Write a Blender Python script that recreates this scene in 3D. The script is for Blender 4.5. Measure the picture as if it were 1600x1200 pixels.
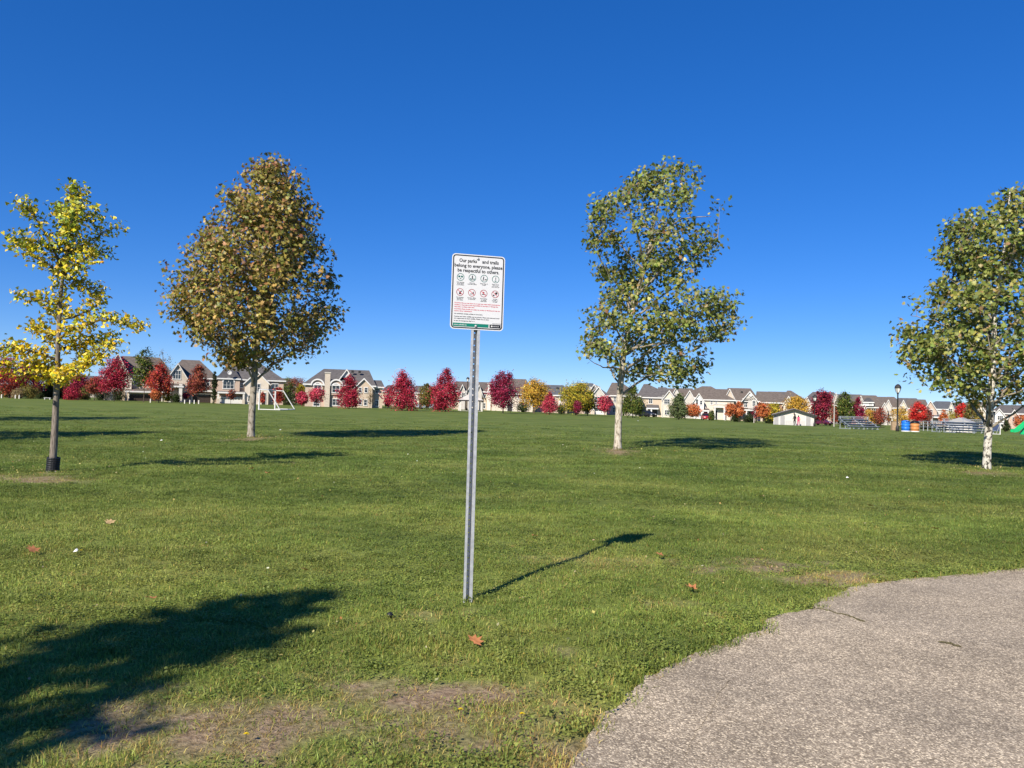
import bpy, bmesh, math, random
import numpy as np
from mathutils import Vector, Matrix, Quaternion

for o in list(bpy.data.objects):
    bpy.data.objects.remove(o)
SC = bpy.context.scene
COL = SC.collection
R = math.radians

# ------------------------------------------------------------------ camera
W, H, F = 1600.0, 1200.0, 1208.0            # photograph's pixel grid and focal length in pixels
CAM = Vector((0.0, 0.0, 1.6))
PITCH, ROLL = math.atan(31 / F), R(1.6)
fw = Vector((0, math.cos(PITCH), math.sin(PITCH)))
rt0 = Vector((1, 0, 0)); up0 = rt0.cross(fw)
rt = (rt0 * math.cos(ROLL) + up0 * math.sin(ROLL)).normalized()
up = rt.cross(fw).normalized()
cam_d = bpy.data.cameras.new('camera'); cam = bpy.data.objects.new('camera', cam_d); COL.objects.link(cam)
cam.matrix_world = Matrix(((rt.x, up.x, -fw.x, CAM.x), (rt.y, up.y, -fw.y, CAM.y), (rt.z, up.z, -fw.z, CAM.z), (0, 0, 0, 1)))
cam_d.sensor_fit = 'HORIZONTAL'; cam_d.sensor_width = 36.0; cam_d.lens = 36.0 * F / W
cam_d.clip_start = 0.05; cam_d.clip_end = 6000
SC.camera = cam

# ------------------------------------------------------------------ light
SUN_AZ, SUN_EL = R(29.0), R(34.5)           # light travels towards +Y turned SUN_AZ to +X
world = bpy.data.worlds.new('World'); SC.world = world; world.use_nodes = True
wn = world.node_tree
sky = wn.nodes.new('ShaderNodeTexSky'); sky.sky_type = 'NISHITA'; sky.sun_disc = False
sky.sun_elevation = SUN_EL; sky.sun_rotation = SUN_AZ + math.pi
sky.altitude = 0; sky.air_density = 0.7; sky.dust_density = 0.0; sky.ozone_density = 10.0
bg = wn.nodes['Background']; bg.inputs[1].default_value = 0.139
hs = wn.nodes.new('ShaderNodeHueSaturation'); hs.inputs['Saturation'].default_value = 1.315; hs.inputs['Value'].default_value = 1.2; hs.inputs['Hue'].default_value = 0.515   # clear, deeply saturated autumn sky
gm = wn.nodes.new('ShaderNodeGamma'); gm.inputs[1].default_value = 0.7
wn.links.new(sky.outputs[0], gm.inputs[0]); wn.links.new(gm.outputs[0], hs.inputs['Color']); wn.links.new(hs.outputs[0], bg.inputs[0])
sun_d = bpy.data.lights.new('sun', 'SUN'); sun_d.energy = 5.0; sun_d.angle = R(0.5); sun_d.color = (1.0, 0.93, 0.82)
sun = bpy.data.objects.new('sun', sun_d); COL.objects.link(sun)
ldir = Vector((math.sin(SUN_AZ) * math.cos(SUN_EL), math.cos(SUN_AZ) * math.cos(SUN_EL), -math.sin(SUN_EL)))
sun.rotation_euler = ldir.to_track_quat('-Z', 'Y').to_euler()
sun.location = (-20, -30, 40)
vs = SC.view_settings; vs.view_transform = 'Standard'; vs.look = 'None'; vs.exposure = 0.5; vs.gamma = 1.0
vs.use_curve_mapping = False
SC.cycles.max_bounces = 5; SC.cycles.diffuse_bounces = 2; SC.cycles.glossy_bounces = 2; SC.cycles.transparent_max_bounces = 4; SC.cycles.use_denoising = True

# ------------------------------------------------------------------ ground height, pixel helpers
def sm(t):
    t = min(1.0, max(0.0, t)); return t * t * (3 - 2 * t)
def gz(x, y):
    d = math.hypot(x, y)
    near = 1.0 - sm((d - 25) / 40)
    u = (0.022 * math.sin(0.9 * x + 0.4 * y + 1.1) * math.sin(0.7 * y - 0.3 * x) + 0.014 * math.sin(2.3 * x + 0.8 * y) * math.sin(1.9 * y - 0.6 * x + 2)) * near
    u += 0.10 * math.sin(0.07 * x + 1.0) * math.sin(0.06 * y) * sm((d - 15) / 30) * (1 - sm((d - 80) / 60))
    return u - 1.25 * sm((x + 12) / 95) * sm((y - 45) / 130)
def ray(px, py):
    u, v = px - W / 2, py - H / 2
    return (fw * F + rt * u - up * v).normalized()
def at_depth(px, py, Y):
    d = ray(px, py); return CAM + d * (Y / d.y)
def ground_px(px, py):
    d = ray(px, py); p = CAM.copy(); z = 0.0
    for _ in range(30):
        t = (z - CAM.z) / min(d.z, -1e-5); p = CAM + d * t; z = gz(p.x, p.y)
    return p
def ground_at(px, Y):
    p = at_depth(px, 640, Y)
    for _ in range(4):
        # follow the ground so that the column px is right despite the roll
        z = gz(p.x, p.y); q = to_px(Vector((p.x, p.y, z))); p.x += (px - q[0]) * Y / F
    return Vector((p.x, p.y, gz(p.x, p.y)))
def to_px(p):
    d = p - CAM; w = d.dot(fw); return (W / 2 + F * d.dot(rt) / w, H / 2 - F * d.dot(up) / w)

# ------------------------------------------------------------------ materials
MATS = {}
def newmat(name):
    m = bpy.data.materials.new(name); m.use_nodes = True; MATS[name] = m
    return m, m.node_tree.nodes, m.node_tree.links, m.node_tree.nodes['Principled BSDF']
def mat(name, col, rough=0.7, var=0.12, scale=3.0, bump=0.0, metal=0.0, spec=0.3, detail=4):
    m, n, l, b = newmat(name)
    b.inputs['Roughness'].default_value = rough; b.inputs['Metallic'].default_value = metal
    b.inputs['Specular IOR Level'].default_value = spec
    tc = n.new('ShaderNodeTexCoord'); nz = n.new('ShaderNodeTexNoise'); nz.inputs['Scale'].default_value = scale
    nz.inputs['Detail'].default_value = detail; l.new(tc.outputs['Object'], nz.inputs['Vector'])
    rp = n.new('ShaderNodeValToRGB'); e = rp.color_ramp.elements
    e[0].position = 0.3; e[1].position = 0.7
    e[0].color = tuple(c * (1 - var) for c in col) + (1,); e[1].color = tuple(min(1, c * (1 + var)) for c in col) + (1,)
    l.new(nz.outputs['Fac'], rp.inputs[0]); l.new(rp.outputs[0], b.inputs['Base Color'])
    if bump:
        bp = n.new('ShaderNodeBump'); bp.inputs['Strength'].default_value = bump; bp.inputs['Distance'].default_value = 0.02
        l.new(nz.outputs['Fac'], bp.inputs['Height']); l.new(bp.outputs[0], b.inputs['Normal'])
    return m
def leafmat(name, trans=0.3, rough=0.45, gloss=0.06):
    m, n, l, b = newmat(name)
    at = n.new('ShaderNodeAttribute'); at.attribute_name = 'Col'
    b.inputs['Roughness'].default_value = rough; b.inputs['Specular IOR Level'].default_value = gloss * 5
    l.new(at.outputs['Color'], b.inputs['Base Color'])
    tr = n.new('ShaderNodeBsdfTranslucent'); l.new(at.outputs['Color'], tr.inputs['Color'])
    mx = n.new('ShaderNodeMixShader'); mx.inputs[0].default_value = trans
    l.new(b.outputs[0], mx.inputs[1]); l.new(tr.outputs[0], mx.inputs[2])
    l.new(mx.outputs[0], n['Material Output'].inputs[0])
    return m
def brickmat(name, c1, c2, mortar, sx=4.0):
    m, n, l, b = newmat(name)
    b.inputs['Roughness'].default_value = 0.85; b.inputs['Specular IOR Level'].default_value = 0.2
    tc = n.new('ShaderNodeTexCoord'); mp = n.new('ShaderNodeMapping')
    mp.inputs['Rotation'].default_value = (R(90), 0, 0)
    bt = n.new('ShaderNodeTexBrick'); bt.inputs['Scale'].default_value = sx
    bt.inputs['Color1'].default_value = c1 + (1,); bt.inputs['Color2'].default_value = c2 + (1,); bt.inputs['Mortar'].default_value = mortar + (1,)
    bt.inputs['Mortar Size'].default_value = 0.02
    l.new(tc.outputs['Object'], mp.inputs['Vector']); l.new(mp.outputs[0], bt.inputs['Vector'])
    nz = n.new('ShaderNodeTexNoise'); nz.inputs['Scale'].default_value = 0.9; nz.inputs['Detail'].default_value = 5
    l.new(tc.outputs['Object'], nz.inputs['Vector'])
    mx = n.new('ShaderNodeMixRGB'); mx.blend_type = 'MULTIPLY'; mx.inputs[0].default_value = 0.5
    rp = n.new('ShaderNodeValToRGB'); rp.color_ramp.elements[0].color = (.7, .68, .66, 1); rp.color_ramp.elements[1].color = (1.15, 1.1, 1.05, 1)
    l.new(nz.outputs['Fac'], rp.inputs[0]); l.new(bt.outputs['Color'], mx.inputs[1]); l.new(rp.outputs[0], mx.inputs[2])
    l.new(mx.outputs[0], b.inputs['Base Color'])
    return m
def glassmat(name, col=(0.03, 0.04, 0.05)):
    m, n, l, b = newmat(name)
    b.inputs['Base Color'].default_value = col + (1,); b.inputs['Roughness'].default_value = 0.08
    b.inputs['Specular IOR Level'].default_value = 0.6
    return m

mat('white', (0.66, 0.645, 0.61), .5, .05)
mat('offwhite', (0.66, 0.62, 0.55), .6, .08)
mat('stucco', (0.62, 0.54, 0.44), .85, .08, 1.5)
mat('siding', (0.50, 0.465, 0.415), .7, .06, 1.2)
brickmat('brick_pink', (0.46, 0.33, 0.26), (0.52, 0.39, 0.30), (0.55, 0.49, 0.42))
brickmat('brick_tan', (0.50, 0.40, 0.29), (0.56, 0.45, 0.33), (0.55, 0.49, 0.42))
brickmat('brick_red', (0.30, 0.13, 0.09), (0.36, 0.17, 0.12), (0.45, 0.38, 0.33))
brickmat('stone', (0.52, 0.45, 0.36), (0.62, 0.54, 0.44), (0.40, 0.35, 0.29), 2.2)
mat('roof_grey', (0.115, 0.105, 0.100), .95, .22, 2.0, .3)
mat('roof_brown', (0.135, 0.110, 0.092), .95, .22, 2.0, .3)
mat('roof_dark', (0.075, 0.072, 0.075), .95, .22, 2.0, .3)
mat('roof_slate', (0.10, 0.105, 0.115), .95, .2, 2.0, .3)
mat('dark_paint', (0.035, 0.032, 0.03), .5, .1)
mat('garage_brown', (0.05, 0.035, 0.028), .5, .1)
mat('garage_white', (0.70, 0.68, 0.64), .5, .05)
glassmat('glass'); glassmat('glass_dark', (0.015, 0.018, 0.02))
mat('black', (0.012, 0.012, 0.013), .45, .2)
mat('galv', (0.44, 0.45, 0.46), .5, .16, 30, 0, .25, .5)
mat('alu', (0.27, 0.30, 0.36), .45, .12, 6, 0, .35, .5)
mat('alu_light', (0.42, 0.45, 0.48), .45, .08, 6, 0, .3, .5)
mat('blue_plastic', (0.02, 0.17, 0.62), .4, .06)
mat('orange_plastic', (0.55, 0.22, 0.07), .45, .1)
mat('green_plastic', (0.02, 0.48, 0.17), .35, .05)
mat('concrete', (0.46, 0.43, 0.38), .9, .1, 4)
mat('hut_wall', (0.66, 0.60, 0.50), .85, .05, 2)
mat('hut_base', (0.50, 0.48, 0.45), .85, .06, 3)
mat('hut_door', (0.33, 0.32, 0.31), .6, .06)
mat('hut_roof', (0.36, 0.34, 0.32), .9, .1, 3)
mat('gazebo_roof', (0.55, 0.50, 0.44), .8, .08, 2)
mat('wood', (0.36, 0.25, 0.15), .8, .2, 5)
mat('bark', (0.10, 0.075, 0.055), .95, .35, 9, .6)
mat('twig', (0.13, 0.105, 0.075), .9, .3, 9)
mat('car_red', (0.42, 0.015, 0.03), .25, .03, spec=.6)
mat('car_dark', (0.02, 0.022, 0.028), .25, .03, spec=.6)
mat('car_maroon', (0.09, 0.012, 0.03), .25, .03, spec=.6)
mat('car_silver', (0.4, 0.41, 0.42), .25, .03, metal=.5)
mat('lamp_glass', (0.75, 0.75, 0.70), .3, .03)
mat('sign_white', (0.62, 0.62, 0.62), .4, .02, 40)
mat('sign_black', (0.012, 0.014, 0.018), .5, .05)
mat('sign_green', (0.006, 0.17, 0.12), .45, .05)
mat('sign_teal', (0.015, 0.13, 0.11), .5, .05)
mat('sign_red', (0.55, 0.05, 0.08), .5, .05)
mat('sign_darkred', (0.28, 0.03, 0.045), .5, .05)
mat('skin', (0.45, 0.28, 0.2), .6, .05)
mat('cloth_dark', (0.03, 0.028, 0.03), .9, .2)
mat('cloth_pink', (0.62, 0.06, 0.16), .9, .1)
mat('cloth_blue', (0.05, 0.07, 0.14), .9, .2)
mat('hair', (0.015, 0.01, 0.008), .6, .2)
mat('dandelion', (0.75, 0.55, 0.01), .6, .15, 60)
mat('paper', (0.75, 0.74, 0.70), .7, .05)
mat('fallen_orange', (0.48, 0.19, 0.07), .7, .3, 25)
mat('fallen_tan', (0.44, 0.30, 0.14), .7, .3, 25)
mat('guard', (0.012, 0.013, 0.016), .55, .3, 30, .3)
leafmat('leaf', .2); leafmat('leaf_far', .2, .7, .02); leafmat('blade', .3, .5, .05)
mat('vent_dark', (0.03, 0.03, 0.03), .7, .1)

# plane-tree bark: cream with olive and grey flakes
def planebark(nm='plane_bark', k=1.0):
    m, n, l, b = newmat(nm)
    b.inputs['Roughness'].default_value = .85
    tc = n.new('ShaderNodeTexCoord'); mp = n.new('ShaderNodeMapping'); mp.inputs['Scale'].default_value = (5, 5, 2.2)
    l.new(tc.outputs['Object'], mp.inputs['Vector'])
    nz = n.new('ShaderNodeTexNoise'); nz.inputs['Scale'].default_value = 2.2; nz.inputs['Detail'].default_value = 6; nz.inputs['Roughness'].default_value = .65
    l.new(mp.outputs[0], nz.inputs['Vector'])
    rp = n.new('ShaderNodeValToRGB'); e = rp.color_ramp.elements
    e[0].position = .38; e[0].color = (.10, .085, .06, 1); e[1].position = .50; e[1].color = (.46, .40, .31, 1)
    x = e.new(.43); x.color = (.25, .21, .15, 1); x = e.new(.64); x.color = (.58, .52, .43, 1)
    l.new(nz.outputs['Fac'], rp.inputs[0]); l.new(rp.outputs[0], b.inputs['Base Color'])
    bp = n.new('ShaderNodeBump'); bp.inputs['Strength'].default_value = .4; bp.inputs['Distance'].default_value = .02
    l.new(nz.outputs['Fac'], bp.inputs['Height']); l.new(bp.outputs[0], b.inputs['Normal'])
planebark()
planebark('plane_bark_grey')
planebark('plane_bark_shade_mottled'); MATS['plane_bark_shade_mottled'].node_tree.nodes['Mapping'].inputs['Scale'].default_value = (4, 4, 3.0)
for e_, c_, p_ in zip(MATS['plane_bark_shade_mottled'].node_tree.nodes['Color Ramp'].color_ramp.elements, ((.035, .03, .022), (.07, .06, .045), (.50, .46, .38), (.60, .55, .47)), (.40, .46, .50, .64)): e_.color = c_ + (1,); e_.position = p_  # near-black patches mostly paint leaf shadows into the colour, over natural bark mottling
for e_ in MATS['plane_bark_grey'].node_tree.nodes['Color Ramp'].color_ramp.elements: e_.color = tuple(c * .62 for c in e_.color[:3]) + (1,)
def ginkgobark():
    m, n, l, b = newmat('ginkgo_bark')
    b.inputs['Roughness'].default_value = .9
    tc = n.new('ShaderNodeTexCoord'); mp = n.new('ShaderNodeMapping'); mp.inputs['Scale'].default_value = (30, 30, 5)
    l.new(tc.outputs['Object'], mp.inputs['Vector'])
    nz = n.new('ShaderNodeTexNoise'); nz.inputs['Scale'].default_value = 1.5; nz.inputs['Detail'].default_value = 5
    l.new(mp.outputs[0], nz.inputs['Vector'])
    rp = n.new('ShaderNodeValToRGB'); e = rp.color_ramp.elements
    e[0].position = .35; e[0].color = (.10, .08, .062, 1); e[1].position = .65; e[1].color = (.26, .215, .17, 1)
    l.new(nz.outputs['Fac'], rp.inputs[0]); l.new(rp.outputs[0], b.inputs['Base Color'])
    bp = n.new('ShaderNodeBump'); bp.inputs['Strength'].default_value = .7; bp.inputs['Distance'].default_value = .01
    l.new(nz.outputs['Fac'], bp.inputs['Height']); l.new(bp.outputs[0], b.inputs['Normal'])
ginkgobark()

# ------------------------------------------------------------------ mesh helpers
class MB:
    def __init__(s): s.v = []; s.f = []
    def add(s, v, f):
        k = len(s.v); s.v += [tuple(p) for p in v]; s.f += [tuple(i + k for i in q) for q in f]; return s
    def box(s, x0, x1, y0, y1, z0, z1):
        return s.add([(x0, y0, z0), (x1, y0, z0), (x1, y1, z0), (x0, y1, z0), (x0, y0, z1), (x1, y0, z1), (x1, y1, z1), (x0, y1, z1)],
                     [(0, 3, 2, 1), (4, 5, 6, 7), (0, 1, 5, 4), (1, 2, 6, 5), (2, 3, 7, 6), (3, 0, 4, 7)])
    def prism(s, poly, y0, y1):                 # polygon in xz (counter-clockwise seen from -y), extruded in y
        n = len(poly)
        v = [(x, y0, z) for x, z in poly] + [(x, y1, z) for x, z in poly]
        f = [tuple(range(n)), tuple(range(2 * n - 1, n - 1, -1))] + [(i, i + n, (i + 1) % n + n, (i + 1) % n) for i in range(n)]
        return s.add(v, f)
    def bar(s, a, b, w, h=None):                # square bar between two points
        a, b = Vector(a), Vector(b); d = (b - a).normalized(); h = h or w
        u = d.cross(Vector((0, 0, 1)))
        u = u.normalized() if u.length > 1e-4 else Vector((1, 0, 0))
        t = d.cross(u)
        v = [p + u * i * w / 2 + t * j * h / 2 for p in (a, b) for i, j in ((-1, -1), (1, -1), (1, 1), (-1, 1))]
        return s.add(v, [(0, 1, 2, 3), (7, 6, 5, 4), (0, 4, 5, 1), (1, 5, 6, 2), (2, 6, 7, 3), (3, 7, 4, 0)])
    def tube(s, pts, rad, n=8, cap=True):
        pts = [Vector(p) for p in pts]; k0 = len(s.v); m = len(pts)
        u = None
        for i, p in enumerate(pts):
            d = (pts[min(i + 1, m - 1)] - pts[max(i - 1, 0)]).normalized()
            if u is None: u = d.orthogonal().normalized()
            u = (u - d * u.dot(d)).normalized(); t = d.cross(u)
            r = rad[i] if hasattr(rad, '__len__') else rad
            for j in range(n):
                a = 2 * math.pi * j / n; s.v.append(tuple(p + (u * math.cos(a) + t * math.sin(a)) * r))
        for i in range(m - 1):
            for j in range(n):
                a = k0 + i * n + j; b = k0 + i * n + (j + 1) % n; s.f.append((a, b, b + n, a + n))
        if cap:
            s.f.append(tuple(k0 + j for j in range(n - 1, -1, -1))); s.f.append(tuple(k0 + (m - 1) * n + j for j in range(n)))
        return s
    def lathe(s, prof, n=16, c=(0, 0, 0)):
        k0 = len(s.v)
        for r, z in prof:
            for j in range(n):
                a = 2 * math.pi * j / n; s.v.append((c[0] + r * math.cos(a), c[1] + r * math.sin(a), c[2] + z))
        for i in range(len(prof) - 1):
            for j in range(n):
                a = k0 + i * n + j; b = k0 + i * n + (j + 1) % n; s.f.append((a, b, b + n, a + n))
        s.f.append(tuple(k0 + j for j in range(n - 1, -1, -1))); s.f.append(tuple(k0 + (len(prof) - 1) * n + j for j in range(n)))
        return s
    def mesh(s, name, smooth=False):
        me = bpy.data.meshes.new(name); me.from_pydata(s.v, [], s.f); me.update()
        if smooth: me.polygons.foreach_set('use_smooth', [True] * len(me.polygons))
        return me
    def build(s, name, m, parent=None, smooth=False):
        return obj(name, s.mesh(name, smooth), m, parent)
def obj(name, me, m, parent=None):
    o = bpy.data.objects.new(name, me); COL.objects.link(o)
    if m is not None:
        me.materials.clear(); me.materials.append(MATS[m])
    if parent is not None: o.parent = parent
    return o
def tag(o, label=None, cat=None, group=None, kind=None):
    if label: o['label'] = label
    if cat: o['category'] = cat
    if group: o['group'] = group
    if kind: o['kind'] = kind
    return o
def empty(name, loc, rz=0.0):
    o = bpy.data.objects.new(name, None); COL.objects.link(o); o.location = loc; o.rotation_euler = (0, 0, rz); o.empty_display_size = .3
    return o
def mesh_np(name, v, f, col=None):
    """v (n,3); f (m,k) all the same k; col (n,3)"""
    me = bpy.data.meshes.new(name); m, k = f.shape
    me.vertices.add(len(v)); me.vertices.foreach_set('co', np.ascontiguousarray(v, dtype=np.float32).ravel())
    me.loops.add(m * k); me.loops.foreach_set('vertex_index', np.ascontiguousarray(f, dtype=np.int32).ravel())
    me.polygons.add(m); me.polygons.foreach_set('loop_start', np.arange(0, m * k, k, dtype=np.int32))
    me.update(calc_edges=True)
    if col is not None:
        a = me.color_attributes.new('Col', 'FLOAT_COLOR', 'POINT')
        c4 = np.ones((len(v), 4), dtype=np.float32); c4[:, :3] = col; a.data.foreach_set('color', c4.ravel())
    return me
def rotmats(nrm, spin):
    """frames with z axis = nrm (n,3), spun about it"""
    nrm = nrm / np.linalg.norm(nrm, axis=1, keepdims=True)
    a = np.where(np.abs(nrm[:, 2:3]) < .9, np.array([[0, 0, 1.0]]), np.array([[1.0, 0, 0]]))
    x = np.cross(a, nrm); x /= np.linalg.norm(x, axis=1, keepdims=True); y = np.cross(nrm, x)
    c, s = np.cos(spin)[:, None], np.sin(spin)[:, None]
    X = x * c + y * s; Y = -x * s + y * c
    return np.stack([X, Y, nrm], axis=2)
def scatter(tv, tf, pos, rm, size, col, colvar=None):
    n, k = len(pos), len(tv)
    v = np.einsum('nij,kj->nki', rm, tv) * size[:, None, None] + pos[:, None, :]
    f = (tf[None] + (np.arange(n) * k)[:, None, None]).reshape(-1, tf.shape[1])
    c = np.repeat(col, k, axis=0)
    return v.reshape(-1, 3), f, c
def pick(rng, pal, n, jit=.18):
    w = np.array([p[0] for p in pal], float); c = np.array([p[1] for p in pal], float)
    i = rng.choice(len(pal), n, p=w / w.sum()); out = c[i] * (1 + jit * rng.standard_normal((n, 1))) * (1 + .08 * rng.standard_normal((n, 3)))
    return np.clip(out, .003, .95)
# leaf templates, unit size about 1 across
def lobed():
    pts = []
    for i, (a, r) in enumerate([(-90, .10), (-60, .42), (-38, .30), (-5, .58), (22, .34), (52, .60), (72, .36), (90, .68), (108, .36), (128, .60), (158, .34), (185, .58), (218, .30), (240, .42)]):
        pts.append((r * math.cos(R(a)), r * math.sin(R(a)), .10 * r - .25 * (r * math.cos(R(a))) ** 2))
    v = [(0, .02, .05)] + pts; n = len(pts)
    return np.array(v), np.array([(0, 1 + i, 1 + (i + 1) % n) for i in range(n)])
LOBED = lobed()
def fan():
    pts = [(0, -.5, 0)] + [(.52 * math.sin(R(a)), -.5 + (.95 if abs(a) > 8 else .72) * math.cos(R(a)) ** .5, .08 * math.cos(R(a * 5))) for a in (-58, -36, -14, 0, 14, 36, 58)]
    return np.array(pts), np.array([(0, i + 1, i) for i in range(1, 7)])
FAN = fan()
DIA = (np.array([(0, -.5, 0), (.36, -.05, .06), (0, .5, 0), (-.36, -.05, .06)]), np.array([(0, 1, 2), (0, 2, 3)]))

# ================================================================== SETTING
# path outline (edge towards the lawn), from near behind the camera round to the right
EDGE_PX = [(885, 1210), (905, 1168), (928, 1130), (958, 1100), (988, 1074), (1022, 1050), (1060, 1030), (1105, 1012), (1150, 996), (1183, 986),
           (1196, 966), (1232, 956), (1270, 952), (1277, 936), (1306, 929), (1328, 917), (1372, 910), (1430, 903), (1500, 897), (1600, 887), (1680, 879)]
edge = [Vector((p.x, p.y)) for p in (ground_px(*q) for q in EDGE_PX)]
edge = [Vector((-1.6, -3.0)), Vector((-1.0, 0.0)), Vector((-.35, 2.0))] + edge + [Vector((8.5, 9.1)), Vector((14, 10.2)), Vector((30, 12.0))]
rnd = random.Random(5)
fine = []
for a, b in zip(edge[:-1], edge[1:]):
    n = max(1, int((b - a).length / .05)) if a.length < 12 else 2
    for i in range(n):
        fine.append(a.lerp(b, i / n))
fine.append(edge[-1])
sm_f = [fine[0]]
for i in range(1, len(fine) - 1):
    d = (fine[i + 1] - fine[i - 1]).normalized(); nn = Vector((-d.y, d.x))
    sm_f.append(fine[i] + nn * (rnd.gauss(0, .008) + .018 * math.sin(i * .83) * math.sin(i * .31)))
sm_f.append(fine[-1])
PATH = np.array([(p.x, p.y) for p in sm_f] + [(30, -6), (-1.6, -6)])
def in_path(x, y):
    """numpy even-odd test"""
    ins = np.zeros(x.shape, bool); n = len(PATH); j = n - 1
    for i in range(n):
        xi, yi = PATH[i]; xj, yj = PATH[j]
        if yi != yj:
            c = ((yi > y) != (yj > y)) & (x < (xj - xi) * (y - yi) / (yj - yi) + xi); ins ^= c
        j = i
    return ins
EP = np.array([(p.x, p.y) for p in sm_f])
def edge_dist(x, y):
    d = np.full(x.shape, 1e9)
    for i in range(0, len(EP), 2):
        d = np.minimum(d, (x - EP[i, 0]) ** 2 + (y - EP[i, 1]) ** 2)
    return np.sqrt(d)
# bare and dry patches of the lawn (world ellipses from where they lie in the photograph): px, py, half-width px, half-height px, strength
DRY_PX = [(470, 1150, 420, 85, 1.15), (640, 1085, 170, 40, 1.1), (380, 1120, 150, 40, 1.1), (640, 1105, 130, 26, 1.0), (480, 1165, 130, 30, 1.0), (330, 1090, 120, 22, .7), (700, 1045, 60, 16, .8), (560, 1060, 70, 18, .5), (870, 1015, 40, 10, .7),
          (1230, 890, 125, 15, 1.05), (1110, 960, 30, 8, .6), (1060, 940, 60, 8, .5), (150, 1130, 70, 18, .8), (120, 1185, 120, 14, .6), (770, 1080, 50, 12, .4), (290, 1180, 90, 18, .8),
          (60, 748, 95, 7, 1.0), (392, 686, 26, 3.5, .9), (965, 706, 36, 4, .9), (1541, 737, 32, 4, .9), (950, 880, 120, 10, .25), (700, 960, 60, 10, .35), (620, 1175, 80, 18, .6)]
DRY = []
for px, py, hw, hh, s in DRY_PX:
    c = ground_px(px, py); a = ground_px(px + hw, py); b0 = ground_px(px, py - hh); b1 = ground_px(px, py + hh)
    DRY.append((c.x, c.y, (a - c).length, (b0 - b1).length / 2, s))
def vnoise(x, y, s, seed=0):
    """cheap smooth value noise in numpy"""
    x = x * s; y = y * s; xi = np.floor(x); yi = np.floor(y); fx = x - xi; fy = y - yi
    fx = fx * fx * (3 - 2 * fx); fy = fy * fy * (3 - 2 * fy)
    def h(a, b):
        q = np.sin(a * 127.1 + b * 311.7 + seed * 17.3) * 43758.5453; return q - np.floor(q)
    return (h(xi, yi) * (1 - fx) + h(xi + 1, yi) * fx) * (1 - fy) + (h(xi, yi + 1) * (1 - fx) + h(xi + 1, yi + 1) * fx) * fy
def dry_mask(x, y):
    m = np.zeros(x.shape)
    nz = .45 * vnoise(x, y, 2.6, 1) + .33 * vnoise(x, y, 7.0, 2) + .22 * vnoise(x, y, 17.0, 6)
    for cx, cy, a, b, s in DRY:
        q = ((x - cx) / a) ** 2 + ((y - cy) / b) ** 2
        m = np.maximum(m, np.clip(s * np.clip(2.15 - .62 * q - 2.6 * nz, 0, 1), 0, 1))
    return m
gz_v = np.vectorize(gz)

# lawn sheet
def axis(pts):
    out = []
    for a, b, st in pts:
        n = max(1, int(round((b - a) / st))); out += [a + (b - a) * i / n for i in range(n)]
    return np.array(out + [pts[-1][1]])
gx = axis([(-1800, -300, 150), (-300, -60, 20), (-60, -16, 2.2), (-16, -6, .5), (-6, 6, .11), (6, 16, .5), (16, 60, 2.2), (60, 300, 20), (300, 1800, 150)])
gy = axis([(-300, -20, 40), (-20, 2, 1.5), (2, 9, .11), (9, 20, .45), (20, 60, 1.6), (60, 240, 8), (240, 2600, 180)])
GX, GY = np.meshgrid(gx, gy)
GZ = gz_v(GX, GY) - .045 * in_path(GX, GY) - .012 * (edge_dist(GX, GY) < .12)
nv = GX.size; idx = np.arange(nv).reshape(GX.shape)
fa = np.stack([idx[:-1, :-1], idx[:-1, 1:], idx[1:, 1:], idx[1:, :-1]], axis=-1).reshape(-1, 4)
dm = dry_mask(GX, GY).ravel()
me = mesh_np('lawn', np.stack([GX.ravel(), GY.ravel(), GZ.ravel()], 1), fa, np.stack([dm, dm * 0, dm * 0], 1))
me.polygons.foreach_set('use_smooth', [True] * len(me.polygons))

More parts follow.
